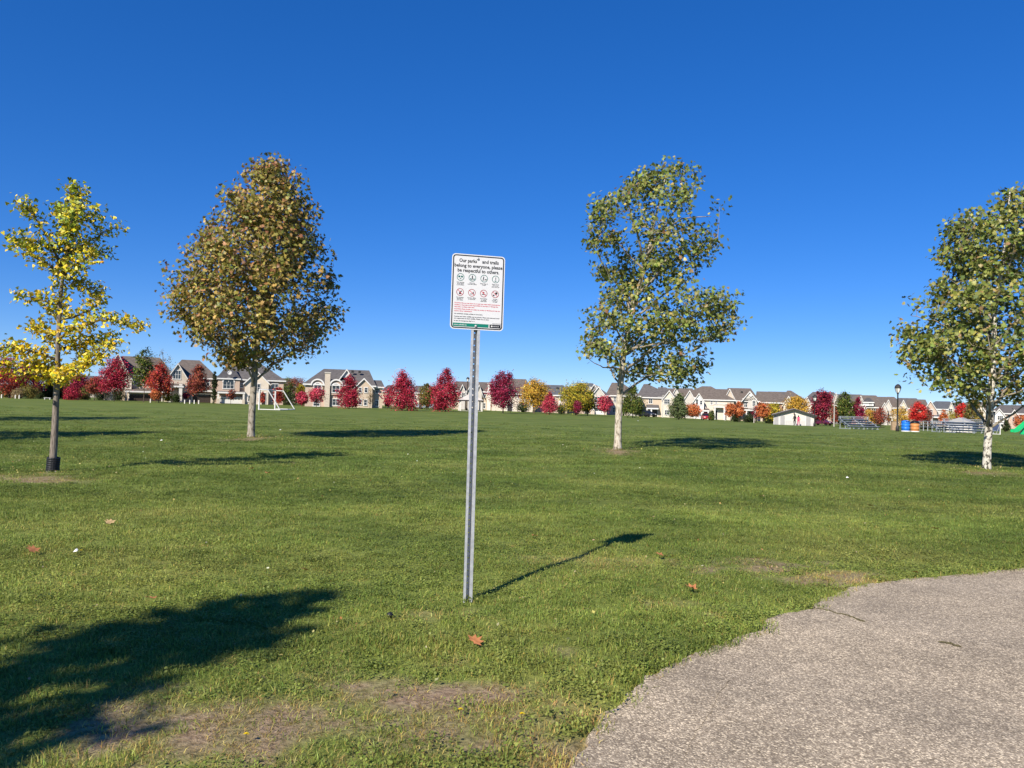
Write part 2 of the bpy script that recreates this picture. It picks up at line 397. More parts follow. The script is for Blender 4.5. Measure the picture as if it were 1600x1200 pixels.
def lawn_colour(n, l, dark=1.0):
    """world-space turf colour shared by the sheet and its blades"""
    geo = n.new('ShaderNodeNewGeometry')
    big = n.new('ShaderNodeTexNoise'); big.inputs['Scale'].default_value = .35; big.inputs['Detail'].default_value = 5; big.inputs['Roughness'].default_value = .6
    l.new(geo.outputs['Position'], big.inputs['Vector'])
    rp = n.new('ShaderNodeValToRGB'); e = rp.color_ramp.elements
    cs = [(.074, .105, .021), (.102, .132, .028), (.138, .156, .039)]
    e[0].position = .34; e[0].color = tuple(c * dark for c in cs[0]) + (1,); e[1].position = .68; e[1].color = tuple(c * dark for c in cs[2]) + (1,)
    x = e.new(.5); x.color = tuple(c * dark for c in cs[1]) + (1,)
    l.new(big.outputs['Fac'], rp.inputs[0])
    # turf by the path is more trodden and yellow than the open field
    sx_ = n.new('ShaderNodeSeparateXYZ'); l.new(geo.outputs['Position'], sx_.inputs[0])
    ad = n.new('ShaderNodeMath'); ad.operation = 'MULTIPLY_ADD'; l.new(big.outputs['Fac'], ad.inputs[0]); ad.inputs[1].default_value = -14.0; l.new(sx_.outputs['Y'], ad.inputs[2])
    r3 = n.new('ShaderNodeMapRange'); r3.inputs[1].default_value = -4.0; r3.inputs[2].default_value = 12.0; r3.inputs[3].default_value = 1.0; r3.inputs[4].default_value = 0.0; l.new(ad.outputs[0], r3.inputs[0])
    mxx = n.new('ShaderNodeMixRGB'); mxx.blend_type = 'MULTIPLY'; l.new(r3.outputs[0], mxx.inputs[0]); l.new(rp.outputs[0], mxx.inputs[1]); mxx.inputs[2].default_value = (1.60, 1.44, 1.44, 1)
    mp2 = n.new('ShaderNodeMapping'); mp2.inputs['Scale'].default_value = (.10, 1.2, 1); mp2.inputs['Rotation'].default_value = (0, 0, R(6)); l.new(geo.outputs['Position'], mp2.inputs['Vector'])
    sk = n.new('ShaderNodeTexNoise'); sk.inputs['Scale'].default_value = .5; sk.inputs['Detail'].default_value = 3; l.new(mp2.outputs[0], sk.inputs['Vector'])
    r4 = n.new('ShaderNodeMapRange'); r4.inputs[1].default_value = .32; r4.inputs[2].default_value = .68; r4.inputs[3].default_value = .84; r4.inputs[4].default_value = 1.2; l.new(sk.outputs['Fac'], r4.inputs[0])
    mow = n.new('ShaderNodeMixRGB'); mow.blend_type = 'MULTIPLY'; mow.inputs[0].default_value = 1; l.new(mxx.outputs[0], mow.inputs[1]); l.new(r4.outputs[0], mow.inputs[2])
    return geo, mow
m, n, l, b = newmat('lawn')
geo, rp = lawn_colour(n, l, 1.3)
b.inputs['Roughness'].default_value = .95; b.inputs['Specular IOR Level'].default_value = .1
fn = n.new('ShaderNodeTexNoise'); fn.inputs['Scale'].default_value = 22; fn.inputs['Detail'].default_value = 6; fn.inputs['Roughness'].default_value = .7
l.new(geo.outputs['Position'], fn.inputs['Vector'])
mpp = n.new('ShaderNodeMapping'); mpp.inputs['Scale'].default_value = (.12, 1.3, 1); l.new(geo.outputs['Position'], mpp.inputs['Vector'])
st = n.new('ShaderNodeTexNoise'); st.inputs['Scale'].default_value = .55; st.inputs['Detail'].default_value = 3; l.new(mpp.outputs[0], st.inputs['Vector'])
def mul(a, bsock, lo, hi, fac=1.0):
    r2 = n.new('ShaderNodeMapRange'); r2.inputs[1].default_value = .3; r2.inputs[2].default_value = .7; r2.inputs[3].default_value = lo; r2.inputs[4].default_value = hi
    l.new(bsock, r2.inputs[0]); mx = n.new('ShaderNodeMixRGB'); mx.blend_type = 'MULTIPLY'; mx.inputs[0].default_value = fac
    l.new(a, mx.inputs[1]); l.new(r2.outputs[0], mx.inputs[2]); return mx.outputs[0]
c = mul(rp.outputs[0], fn.outputs['Fac'], .62, 1.3)
at = n.new('ShaderNodeAttribute'); at.attribute_name = 'Col'; sp = n.new('ShaderNodeSeparateColor'); l.new(at.outputs['Color'], sp.inputs[0])
dirt = n.new('ShaderNodeValToRGB'); e = dirt.color_ramp.elements
e[0].position = .35; e[0].color = (.17, .112, .066, 1); e[1].position = .66; e[1].color = (.46, .335, .215, 1)
l.new(fn.outputs['Fac'], dirt.inputs[0])
mx = n.new('ShaderNodeMixRGB'); l.new(sp.outputs[0], mx.inputs[0]); l.new(c, mx.inputs[1]); l.new(dirt.outputs[0], mx.inputs[2])
l.new(mx.outputs[0], b.inputs['Base Color'])
bp = n.new('ShaderNodeBump'); bp.inputs['Strength'].default_value = .8; bp.inputs['Distance'].default_value = .03
l.new(fn.outputs['Fac'], bp.inputs['Height']); l.new(bp.outputs[0], b.inputs['Normal'])
lawn = obj('lawn', me, 'lawn'); tag(lawn, 'wide mown green park lawn with dry patches near the path', 'lawn', kind='structure')

# blade material: turf colour by place, straw by attribute
m, n, l, b = newmat('turf_blade')
geo, rp = lawn_colour(n, l, 3.8)
at = n.new('ShaderNodeAttribute'); at.attribute_name = 'Col'
mx = n.new('ShaderNodeMixRGB'); mx.blend_type = 'MULTIPLY'; mx.inputs[0].default_value = 1
l.new(rp.outputs[0], mx.inputs[1]); l.new(at.outputs['Color'], mx.inputs[2])
oi = n.new('ShaderNodeObjectInfo'); mr = n.new('ShaderNodeMapRange'); mr.inputs[3].default_value = .72; mr.inputs[4].default_value = 1.25
l.new(oi.outputs['Random'], mr.inputs[0])
m2 = n.new('ShaderNodeMixRGB'); m2.blend_type = 'MULTIPLY'; m2.inputs[0].default_value = 1
l.new(mx.outputs[0], m2.inputs[1]); l.new(mr.outputs[0], m2.inputs[2])
l.new(m2.outputs[0], b.inputs['Base Color']); b.inputs['Roughness'].default_value = .5; b.inputs['Specular IOR Level'].default_value = .25
tr = n.new('ShaderNodeBsdfTranslucent'); l.new(m2.outputs[0], tr.inputs['Color'])
ms = n.new('ShaderNodeMixShader'); ms.inputs[0].default_value = .38; l.new(b.outputs[0], ms.inputs[1]); l.new(tr.outputs[0], ms.inputs[2])
l.new(ms.outputs[0], n['Material Output'].inputs[0])

# path: old chip-seal asphalt
m, n, l, b = newmat('asphalt')
tc = n.new('ShaderNodeTexCoord')
vo = n.new('ShaderNodeTexVoronoi'); vo.inputs['Scale'].default_value = 120; l.new(tc.outputs['Object'], vo.inputs['Vector'])
rp = n.new('ShaderNodeValToRGB'); e = rp.color_ramp.elements
e[0].position = 0; e[0].color = (.22, .17, .108, 1); e[1].position = 1; e[1].color = (.84, .69, .47, 1)
x = e.new(.3); x.color = (.31, .245, .168, 1); x = e.new(.70); x.color = (.415, .333, .230, 1)
sx = n.new('ShaderNodeSeparateColor'); l.new(vo.outputs['Color'], sx.inputs[0]); l.new(sx.outputs[0], rp.inputs[0])
nz = n.new('ShaderNodeTexNoise'); nz.inputs['Scale'].default_value = 1.3; nz.inputs['Detail'].default_value = 6; l.new(tc.outputs['Object'], nz.inputs['Vector'])
c = mul(rp.outputs[0], nz.outputs['Fac'], .82, 1.14)
vo2 = n.new('ShaderNodeTexVoronoi'); vo2.inputs['Scale'].default_value = 52; l.new(tc.outputs['Object'], vo2.inputs['Vector'])
sx2 = n.new('ShaderNodeSeparateColor'); l.new(vo2.outputs['Color'], sx2.inputs[0]); c = mul(c, sx2.outputs[1], .90, 1.12)
nz2 = n.new('ShaderNodeTexNoise'); nz2.inputs['Scale'].default_value = 4.5; nz2.inputs['Detail'].default_value = 8; nz2.inputs['Roughness'].default_value = .7; l.new(tc.outputs['Object'], nz2.inputs['Vector'])
c = mul(c, nz2.outputs['Fac'], .80, 1.10)
l.new(c, b.inputs['Base Color']); b.inputs['Roughness'].default_value = .85; b.inputs['Specular IOR Level'].default_value = .3
bp = n.new('ShaderNodeBump'); bp.inputs['Strength'].default_value = .7; bp.inputs['Distance'].default_value = .004
l.new(vo.outputs['Distance'], bp.inputs['Height']); bp.invert = True; l.new(bp.outputs[0], b.inputs['Normal'])
C0 = Vector((8.0, .5)); rows = [1, .998, .97, .8, .55, .25, .02]; pv = []; pf = []
ring = [Vector(p) for p in PATH]; nr = len(ring)
for k, s in enumerate(rows):
    for p in ring:
        q = C0 + (p - C0) * s; pv.append((q.x, q.y, gz(q.x, q.y) + (.004 if k else -.03)))
for k in range(len(rows) - 1):
    for i in range(nr):
        a = k * nr + i; b2 = k * nr + (i + 1) % nr; pf.append((a, a + nr, b2 + nr, b2))
pf.append(tuple((len(rows) - 1) * nr + i for i in range(nr)))
me = bpy.data.meshes.new('path'); me.from_pydata(pv, [], [f[::-1] for f in pf]); me.update()
path = obj('path', me, 'asphalt'); tag(path, 'worn pale chip-seal asphalt path curving along the lawn', 'path', kind='structure')
# cracks: narrow soil-filled slots, proud of nothing, lying in the path
mat('soil', (.055, .042, .028), .95, .4, 40, .5)
mat('moss', (.10, .085, .04), .95, .4, 60, .5)
def crack(pxs, w, m='soil', seed=0):
    r = random.Random(seed); pts = []
    for (a, b) in zip(pxs[:-1], pxs[1:]):
        for i in range(6):
            pts.append((a[0] + (b[0] - a[0]) * i / 6 + r.gauss(0, 1.2), a[1] + (b[1] - a[1]) * i / 6 + r.gauss(0, .6)))
    pts.append(pxs[-1]); g = [ground_px(*p) for p in pts]; v = []; f = []
    for i, p in enumerate(g):
        d = (g[min(i + 1, len(g) - 1)] - g[max(0, i - 1)]); nn = Vector((-d.y, d.x, 0)).normalized()
        ww = w * (.35 + .9 * r.random()) * (1 if 0 < i < len(g) - 1 else .1)
        for s in (-1, 0, 1):
            q = p + nn * ww * s; v.append((q.x, q.y, gz(q.x, q.y) + .0075 + (.003 if s == 0 else -.0045)))
    for i in range(len(g) - 1):
        for j in (0, 1):
            a = i * 3 + j; f.append((a, a + 1, a + 4, a + 3))
    me = bpy.data.meshes.new('crack'); me.from_pydata(v, [], f); return obj('crack', me, m, path)
crack([(1274, 951), (1300, 956), (1330, 964), (1352, 972)], .013, 'moss', 1)
crack([(1466, 1003), (1485, 1006), (1502, 1012)], .011, 'moss', 3)
crack([(1140, 1064), (1120, 1090), (1112, 1115), (1085, 1150), (1068, 1190)], .0012, 'soil', 4)

# ================================================================== TREES IN THE PARK
PLANE_PAL = [(4, (0.161, 0.158, 0.032)), (4, (0.228, 0.209, 0.042)), (3, (0.313, 0.251, 0.054)), (2.0, (0.398, 0.276, 0.073)), (1.6, (0.380, 0.209, 0.081)), (1.2, (0.493, 0.334, 0.089)), (.8, (0.265, 0.125, 0.057))]
PLANE_PAL_GREEN = [(4, (0.120, 0.152, 0.032)), (5, (0.168, 0.200, 0.042)), (4, (0.240, 0.264, 0.058)), (2.0, (0.336, 0.320, 0.080)), (.8, (0.304, 0.192, 0.080)), (1.2, (0.432, 0.392, 0.112))]
GINKGO_PAL = [(2.6, (.72, .55, .025)), (3, (.58, .52, .035)), (3.0, (.42, .44, .045)), (2.6, (.26, .31, .04)), (1.8, (.15, .20, .035)), (.7, (.80, .64, .14))]
def curve(pts, n):
    """Catmull-Rom through points"""
    P = [Vector(p) for p in pts]; out = []
    for i in range(len(P) - 1):
        p0, p1, p2, p3 = P[max(i - 1, 0)], P[i], P[i + 1], P[min(i + 2, len(P) - 1)]
        for k in range(n):
            t = k / n
            out.append(.5 * ((2 * p1) + (p2 - p0) * t + (2 * p0 - 5 * p1 + 4 * p2 - p3) * t * t + (3 * p1 - p0 - 3 * p2 + p3) * t ** 3))
    out.append(P[-1]); return out
def park_tree(name, label, base_px, trunk_px, r0, prims_px, profile, n_clusters, per, size, pal, seed, leaf=LOBED, bark='plane_bark', group=None,
              sigma=.30, n_auto=10, along=False, world_base=None, depth_ratio=.85, topr=.015, gap=.0, hollow=0.0):
    rng = np.random.default_rng(seed); r = random.Random(seed)
    B = ground_px(*base_px) if world_base is None else world_base
    D = B.y
    if world_base is None:
        P = lambda px, py, dy=0.0: at_depth(px, py, D) + Vector((0, dy, 0))
    else:                                            # same drawing plane, carried to another spot
        ref = ground_px(*base_px)
        P = lambda px, py, dy=0.0: at_depth(px, py, ref.y) - ref + B + Vector((0, dy, 0))
    root = empty(name, B); root['label'] = label; root['category'] = 'tree'
    if group: root['group'] = group
    tp = [B - Vector((0, 0, .08))] + [P(x, y, dy) for x, y, dy in trunk_px]
    tc = curve(tp, 6); nT = len(tc)
    hT = tc[-1].z - tc[0].z
    rad = [topr + (r0 - topr) * (1 - (p.z - tc[0].z) / hT) ** .85 for p in tc]
    rad[0] *= 1.3; rad[1] *= 1.12; rad[2] *= 1.04
    loc = lambda p: Vector(p) - B
    t = MB().tube([loc(p) for p in tc], rad, 12)
    trunk = t.build('trunk', bark, root, True)
    # limbs
    limbs = []; wood = MB()
    for q in prims_px:
        pts = [P(x, y, dy) for x, y, dy in q]; limbs.append(curve(pts, 5))
    prof = sorted(profile) if profile else None      # (py, xl, xr)
    if prof:
        def width(py):
            ys = [a[0] for a in prof]
            return np.interp(py, ys, [a[1] for a in prof]), np.interp(py, ys, [a[2] for a in prof])
        y0, y1 = prof[0][0], prof[-1][0]; mpp = (P(100, 500) - P(101, 500)).length
        for i in range(n_auto):                      # limbs that reach the crown's edge at golden-angle bearings
            fr = (i + .5) / n_auto; py = y1 + (y0 - y1) * (.04 + .86 * fr)
            xl, xr = width(py - 18); az = i * 2.399 + seed
            cx = (xl + xr) / 2; a = (xr - xl) / 2 * .82
            ex = cx + a * math.cos(az); dy = a * math.sin(az) * mpp * depth_ratio
            reach = a * mpp; ty = py + 22 + .45 * a * r.uniform(.7, 1.1)
            zt = P(400, ty).z; k = min(range(nT), key=lambda j: abs(tc[j].z - zt)); k = max(k, nT // 5)
            s = tc[k]; e = P(ex, py - .22 * a * r.uniform(.2, 1), dy)
            mid = s.lerp(e, .5) + Vector((0, 0, reach * .10 * r.uniform(-.6, 1)))
            limbs.append(curve([s, mid, e], 6))
    for lb in limbs:
        n = len(lb); L = sum((lb[i + 1] - lb[i]).length for i in range(n - 1)); ra = min(r0 * .42, .012 + L * .013)
        for i in range(1, n - 1):
            lb[i] = lb[i] + Vector((r.gauss(0, .02), r.gauss(0, .02), r.gauss(0, .02))) * min(1.5, L * .4)
        wood.tube([loc(p) for p in lb], [ra * (1 - .82 * i / (n - 1)) for i in range(n)], 6)
    nodes = [(p, .5) for p in tc[nT // 4:]] + [(p, 1) for lb in limbs for p in lb[2:]]
    NP = np.array([p for p, _ in nodes]); NPx = NP
    cents = []
    if prof:
        tries = 0
        while len(cents) < n_clusters and tries < n_clusters * 60:
            tries += 1
            py = rng.uniform(y0, y1); xl, xr = width(py); a = (xr - xl) / 2
            if rng.random() > (a / max(q[2] - q[1] for q in prof) * 2) ** 1.0 + .05: continue
            rr = hollow + (1 - hollow) * rng.random() ** .45; th = rng.uniform(0, 2 * math.pi)
            c = P((xl + xr) / 2 + a * .94 * rr * math.cos(th), py, a * .94 * rr * math.sin(th) * mpp * depth_ratio)
            if py > y0 + .70 * (y1 - y0) and rr < .62 and rng.random() < .72: continue
            if gap and vnoise(np.array([c.x * 1.0 + c.y * .6]), np.array([c.z]), .85, seed)[0] < gap: continue
            if cents and min((c - q).length_squared for q in cents[-260:]) < (.38 * sigma) ** 2: continue
            cents.append(c)
    if along:
        for lb in limbs + [tc[int(nT * .55):]]:
            L = sum((lb[i + 1] - lb[i]).length for i in range(len(lb) - 1)); m_ = max(3, int(L * along))
            for k in range(m_):
                f = .12 + .9 * (k + r.random()) / m_; f = min(f, .999) * (len(lb) - 1); i = int(f)
                cents.append(lb[i].lerp(lb[i + 1], f - i) + Vector((r.gauss(0, sigma * .5), r.gauss(0, sigma * .7), r.gauss(.02, sigma * .45))))
    allp, alln, axis_c = [], [], np.array([np.mean([c.x for c in cents]), np.mean([c.y for c in cents]), 0])
    for c in cents:
        cv = np.array(c); dd = ((NPx - cv) ** 2).sum(1) + np.where(NPx[:, 2] > cv[2] + .1, 2.5, 0)
        s = Vector(NP[int(dd.argmin())]); L = (c - s).length
        if L > .08:
            mid = s.lerp(c, .55) + Vector((r.gauss(0, .06), r.gauss(0, .06), -.05 * L + r.gauss(0, .04)))
            wood.tube([loc(s), loc(mid), loc(c)], [min(.02, .006 + .006 * L), .007, .004], 4, False)
        k = max(3, int(per * rng.uniform(.6, 1.4)))
        pos = cv + np.clip(rng.standard_normal((k, 3)), -1.35, 1.35) * sigma * np.array([1, 1, .8])
        f = rng.random(k)[:, None]; thread = np.array(s)[None] * (1 - f) + cv[None] * f     # some leaves along the twig
        on = rng.random(k) < .22; pos[on] = (thread + rng.standard_normal((k, 3)) * .09)[on]
        out = pos - axis_c; out[:, 2] = 0; out /= np.linalg.norm(out, axis=1, keepdims=True) + 1e-6
        alln.append(np.array([0, 0, .55]) + .6 * out + .7 * rng.standard_normal((k, 3))); allp.append(pos)
    wood.build('branches', 'twig' if bark == 'ginkgo_bark' else 'plane_twig', root, True)['kind'] = 'stuff'
    pos = np.concatenate(allp) - np.array(B); nrm = np.concatenate(alln); n = len(pos)
    lc = pick(rng, pal, n)
    if leaf is FAN:                                  # the lower branches have turned golden, the top is still green
        t_ = (pos[:, 2] - pos[:, 2].min()) / np.ptp(pos[:, 2]); gold = pick(rng, [(3, (.76, .55, .02)), (2, (.66, .52, .03)), (1, (.42, .42, .04)), (.6, (.82, .64, .14))], n)
        grn = pick(rng, [(3, (.42, .43, .045)), (3, (.27, .32, .04)), (2, (.16, .21, .035)), (2, (.58, .52, .04))], n); w_ = rng.random(n) < np.clip(1.15 - 1.15 * t_, .22, .92); lc = np.where(w_[:, None], gold, grn)
    v, f, c = scatter(leaf[0], leaf[1], pos, rotmats(nrm, rng.uniform(0, 6.28, n)), size * rng.uniform(.65, 1.2, n), lc)
    cr = obj('crown', mesh_np('crown', v, f, c), 'leaf', root); cr['kind'] = 'stuff'
    return root, B
mat('plane_twig', (.27, .23, .17), .9, .3, 6)

park_tree('plane_tree', 'full egg-shaped plane tree with olive brown leaves between ginkgo and sign', (392, 683),
          [(394, 640, 0), (398, 585, 0), (402, 520, .1), (408, 450, 0), (414, 370, -.1), (424, 262, 0)], .14,
          [[(400, 575, 0), (365, 548, -.3), (330, 525, -.5), (300, 500, -.8)], [(400, 560, 0), (435, 530, .2), (470, 505, .2), (500, 480, .4)],
           [(402, 530, 0), (372, 480, .5), (350, 430, 1.0)], [(403, 520, 0), (430, 470, -.6), (455, 420, -1.2)], [(399, 580, 0), (372, 572, .4), (335, 552, .8)],
           [(400, 565, 0), (440, 560, -.5), (485, 545, -.9)]],
          [(252, 420, 440), (270, 396, 462), (305, 362, 482), (350, 330, 502), (400, 292, 520), (450, 268, 536), (490, 270, 535), (520, 284, 520), (540, 300, 502), (558, 340, 465), (572, 378, 425)],
          560, 40, .155, PLANE_PAL, 11, sigma=.30, n_auto=18, bark='plane_bark_grey', gap=.2, depth_ratio=1.05)
park_tree('plane_tree', 'tall open plane tree with pale leaning trunk right of the sign', (965, 702),
          [(967, 640, 0), (972, 575, 0), (980, 520, 0), (993, 470, .1), (1008, 420, .2), (1022, 350, .1), (1042, 268, 0)], .138,
          [[(973, 585, 0), (1000, 575, -.4), (1040, 572, -.7), (1085, 580, -.9)], [(975, 565, 0), (945, 540, .3), (918, 530, .5)], [(976, 555, 0), (1030, 520, .4), (1100, 500, .6), (1155, 490, .7)],
           [(978, 540, 0), (950, 500, -.5), (930, 470, -.8)], [(990, 480, 0), (950, 420, .3), (925, 375, .5)], [(996, 460, 0), (1050, 410, -.6), (1110, 380, -1)],
           [(1008, 420, 0), (985, 350, -.7), (965, 310, -1.1)], [(1015, 385, 0), (1060, 340, .6), (1120, 330, .8)], [(974, 575, 0), (940, 575, -.6), (912, 562, -1)],
           [(978, 545, 0), (1030, 540, -1.0), (1090, 535, -1.6)]],
          [(262, 1030, 1080), (282, 982, 1092), (310, 925, 1100), (330, 908, 1132), (370, 912, 1130), (405, 915, 1124), (425, 918, 1092), (445, 935, 1080), (462, 935, 1150), (480, 912, 1168), (510, 902, 1160), (545, 897, 1105), (575, 925, 1105), (594, 985, 1090)],
          320, 36, .150, PLANE_PAL_GREEN, 23, sigma=.25, n_auto=13, gap=.30, hollow=.30, depth_ratio=1.05)
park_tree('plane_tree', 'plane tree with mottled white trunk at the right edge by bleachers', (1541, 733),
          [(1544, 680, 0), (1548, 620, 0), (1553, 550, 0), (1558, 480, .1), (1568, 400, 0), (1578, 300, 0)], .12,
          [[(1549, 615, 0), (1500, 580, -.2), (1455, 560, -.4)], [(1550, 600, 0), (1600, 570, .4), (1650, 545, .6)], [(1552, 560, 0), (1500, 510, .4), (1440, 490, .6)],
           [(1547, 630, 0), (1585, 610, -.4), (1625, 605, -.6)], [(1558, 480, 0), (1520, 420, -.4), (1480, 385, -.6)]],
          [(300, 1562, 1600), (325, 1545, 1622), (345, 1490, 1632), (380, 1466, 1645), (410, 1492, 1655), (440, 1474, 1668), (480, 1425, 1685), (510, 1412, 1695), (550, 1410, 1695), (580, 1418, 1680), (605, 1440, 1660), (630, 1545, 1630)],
          410, 38, .134, PLANE_PAL_GREEN, 37, sigma=.235, n_auto=14, gap=.27, hollow=.25, bark='plane_bark_shade_mottled', depth_ratio=1.05)
GB = [[(97, 430, 0), (60, 405, .1), (30, 385, .2), (3, 366, .3)], [(98, 420, 0), (70, 352, -.2), (50, 328, -.3)], [(103, 400, 0), (140, 372, .1), (172, 352, .2)],
      [(100, 420, 0), (135, 415, -.3), (160, 402, -.4)], [(108, 370, 0), (90, 335, .2), (80, 318, .3)], [(112, 345, 0), (145, 347, -.2), (165, 337, -.3)],
      [(95, 480, 0), (70, 470, -.1), (45, 464, -.2)], [(94, 500, 0), (122, 490, .1), (144, 472, .2), (138, 445, .3)], [(92, 527, 0), (130, 511, -.1), (180, 500, -.1), (228, 511, -.1)],
      [(91, 537, 0), (62, 520, .2), (36, 506, .3)], [(90, 562, 0), (50, 547, -.3), (12, 546, -.5)], [(89, 577, 0), (48, 570, .2), (8, 543, .3)], [(89, 592, 0), (55, 582, -.5), (24, 562, -.8)],
      [(90, 582, 0), (130, 575, -.2), (165, 560, -.3), (190, 541, -.3)], [(89, 596, 0), (118, 565, .3), (118, 546, .4)], [(88, 600, 0), (70, 592, .4), (48, 575, .7)],
      [(110, 350, 0), (124, 312, 0), (118, 293, 0)], [(105, 392, 0), (82, 390, -.3), (60, 380, -.5)], [(106, 385, 0), (128, 360, -.4), (140, 330, -.5)], [(94, 495, 0), (75, 490, .3), (60, 480, .5)],
      [(100, 425, 0), (118, 445, .3), (140, 462, .4)], [(91, 545, 0), (110, 535, .5), (140, 525, .9)], [(89, 590, 0), (110, 590, -.4), (135, 585, -.6)], [(104, 395, 0), (115, 380, .5), (135, 390, .7)]]
_, GINKGO = park_tree('ginkgo_tree', 'slender young ginkgo with yellow fan leaves at the left edge', (81, 737),
          [(84, 700, 0), (87, 640, 0), (91, 530, 0), (96, 450, 0), (107, 372, 0), (118, 300, 0)], .074, GB, None, 0, 15, .086, GINKGO_PAL, 5, leaf=FAN, bark='ginkgo_bark',
          sigma=.108, along=17, topr=.01)
# park trees just outside the frame whose shadows fall across the lawn in view
def off_tree(label, x, y, scale_y, seed, prof_w=1.0, n=150, h=None, per=20, group=None):
    B = Vector((x, y, gz(x, y))); k = scale_y
    # same kind of tree drawn about its own axis, in pixels of the plane tree beside the sign
    prof = [(243, -15, 15), (300, -60, 55), (350, -88, 84), (400, -112, 105), (450, -130, 128), (500, -126, 124), (545, -104, 100), (580, -30, 30)]
    prof = [(683 - (683 - a) * k, 392 + b * prof_w * k, 392 + c * prof_w * k) for a, b, c in prof]
    tr = [(392, 683 - q * k, 0) for q in (40, 100, 170, 240, 320, 415)]
    return park_tree('plane_tree', label, (392, 683), tr, .19 * k, [], prof, n, per, .26, PLANE_PAL, seed, world_base=B, depth_ratio=1.05, n_auto=8, sigma=.38 * k, group=group)
off_tree('plane tree beyond the left edge casting the upper of two long shadows', -31.5, 38.0, .95, 51, 1.25, 220)
off_tree('plane tree beyond the left edge casting the lower of two long shadows', -21.4, 20.4, .88, 52, 1.2, 220)
off_tree('tree behind the viewer casting the broad shadow at lower left', -6.3, -2.6, .62, 53, .70, 105)

# trunk guard of the ginkgo
gd = MB(); pr = []
for i in range(15):
    pr.append((.118 + (.006 if i % 2 else 0), .005 + i * .021))
gd.lathe(pr + [(.105, .30), (.105, .02)], 18)
g = gd.build('trunk_guard', 'guard'); g.location = GINKGO + Vector((.012, 0, -.01)); g.rotation_euler = (R(2), R(4), 0)
tag(g, 'black corrugated plastic guard round the foot of the ginkgo', 'tree guard')

# ================================================================== PARK SIGN
SB = ground_px(730.5, 941)
sign = empty('park_sign', SB, R(14)); tag(sign, 'tall galvanized post with white park rules sign', 'sign')
post_h = 2.79
# channel post: web with punched holes, two walls, two flanges
web = MB(); pitch = .0508; hw, hr = .0150, .0062; y_web = .034; thk = .0028
nseg = int(post_h / pitch)
for i in range(nseg):
    z0 = i * pitch - .03; zc = z0 + pitch / 2
    for yy in (y_web, y_web + thk):
        o8 = []
        for k in range(8):
            a = R(22.5 + 45 * k); o8.append((hr * math.cos(a), yy, zc + hr * math.sin(a)))
        sq = [(hw, yy, zc), (hw, yy, z0 + pitch), (0, yy, z0 + pitch), (-hw, yy, z0 + pitch), (-hw, yy, zc), (-hw, yy, z0), (0, yy, z0), (hw, yy, z0)]
        web.add(o8 + sq, [(k, (k + 1) % 8, 8 + (k + 1) % 8, 8 + k) for k in range(8)])
for s in (-1, 1):
    web.box(s * hw - (thk if s < 0 else 0), s * hw + (thk if s > 0 else 0), -.006, y_web + thk, -.03, nseg * pitch - .03)
    x0, x1 = sorted((s * (hw + thk * .5), s * .037)); web.box(x0, x1, -.009, -.006 - .0001, -.03, nseg * pitch - .03)
    xa, xb = sorted((s * .034, s * .037)); web.box(xa, xb, -.0061, -.0005, -.03, nseg * pitch - .03)
web.build('post', 'galv', sign)
pw, ph = .440, .612; zc = 2.785 - ph / 2 + .028
panel = empty('panel', (0.008, -.0115, zc), 0); panel.parent = sign; panel.rotation_euler = (0, R(.2), 0)
def rrect(w, h, r, n=6):
    out = []
    for cx, cz, a0 in ((w / 2 - r, h / 2 - r, 0), (-w / 2 + r, h / 2 - r, 90), (-w / 2 + r, -h / 2 + r, 180), (w / 2 - r, -h / 2 + r, 270)):
        out += [(cx + r * math.cos(R(a0 + 90 * i / n)), cz + r * math.sin(R(a0 + 90 * i / n))) for i in range(n + 1)]
    return out
MB().prism(rrect(pw, ph, .030)[::-1], 0, .0025).build('sign_plate', 'sign_white', panel)
def ringpoly(a, b, y, name, m):
    n = len(a); v = [(x, y, z) for x, z in a] + [(x, y, z) for x, z in b]
    return MB().add(v, [(i, (i + 1) % n, (i + 1) % n + n, i + n) for i in range(n)]).build(name, m, panel)
ringpoly(rrect(pw - .016, ph - .016, .025), rrect(pw - .034, ph - .034, .018), -.0006, 'border', 'sign_black')
def flat(poly, m, name, y=-.0006):
    return MB().add([(x, y, z) for x, z in poly], [tuple(range(len(poly)))]).build(name, m, panel)
def rect(x0, x1, z0, z1): return [(x0, z0), (x1, z0), (x1, z1), (x0, z1)]
def text(s, size, x, z, m, align='CENTER', bold=0.0, name='lettering', width=None, y=-.0008):
    cu = bpy.data.curves.new(name, 'FONT'); cu.body = s; cu.size = size; cu.align_x = align; cu.resolution_u = 2; cu.offset = bold; cu.space_line = .92
    t = bpy.data.objects.new('tmp_text', cu); COL.objects.link(t); dg = bpy.context.evaluated_depsgraph_get(); dg.update()
    me = bpy.data.meshes.new_from_object(t.evaluated_get(dg)); bpy.data.objects.remove(t); bpy.data.curves.remove(cu)
    co = np.zeros(len(me.vertices) * 3, dtype=np.float32); me.vertices.foreach_get('co', co); co = co.reshape(-1, 3)
    if width:
        w_ = co[:, 0].max() - co[:, 0].min(); co[:, 0] *= width / w_
    v = np.stack([co[:, 0] + x, np.full(len(co), y, np.float32), co[:, 1] + z], 1); me.vertices.foreach_set('co', v.astype(np.float32).ravel()); me.update()
    return obj(name, me, m, panel)
top = ph / 2
text('Our parks', .040, -.088, top - .067, 'sign_black', bold=.0010, width=.145)
text('and trails', .040, .098, top - .067, 'sign_black', bold=.0010, width=.138)
text('belong to everyone, please', .040, .0, top - .107, 'sign_black', bold=.0010, width=.398)
text('be respectful to others.', .040, .0, top - .146, 'sign_black', bold=.0010, width=.345)
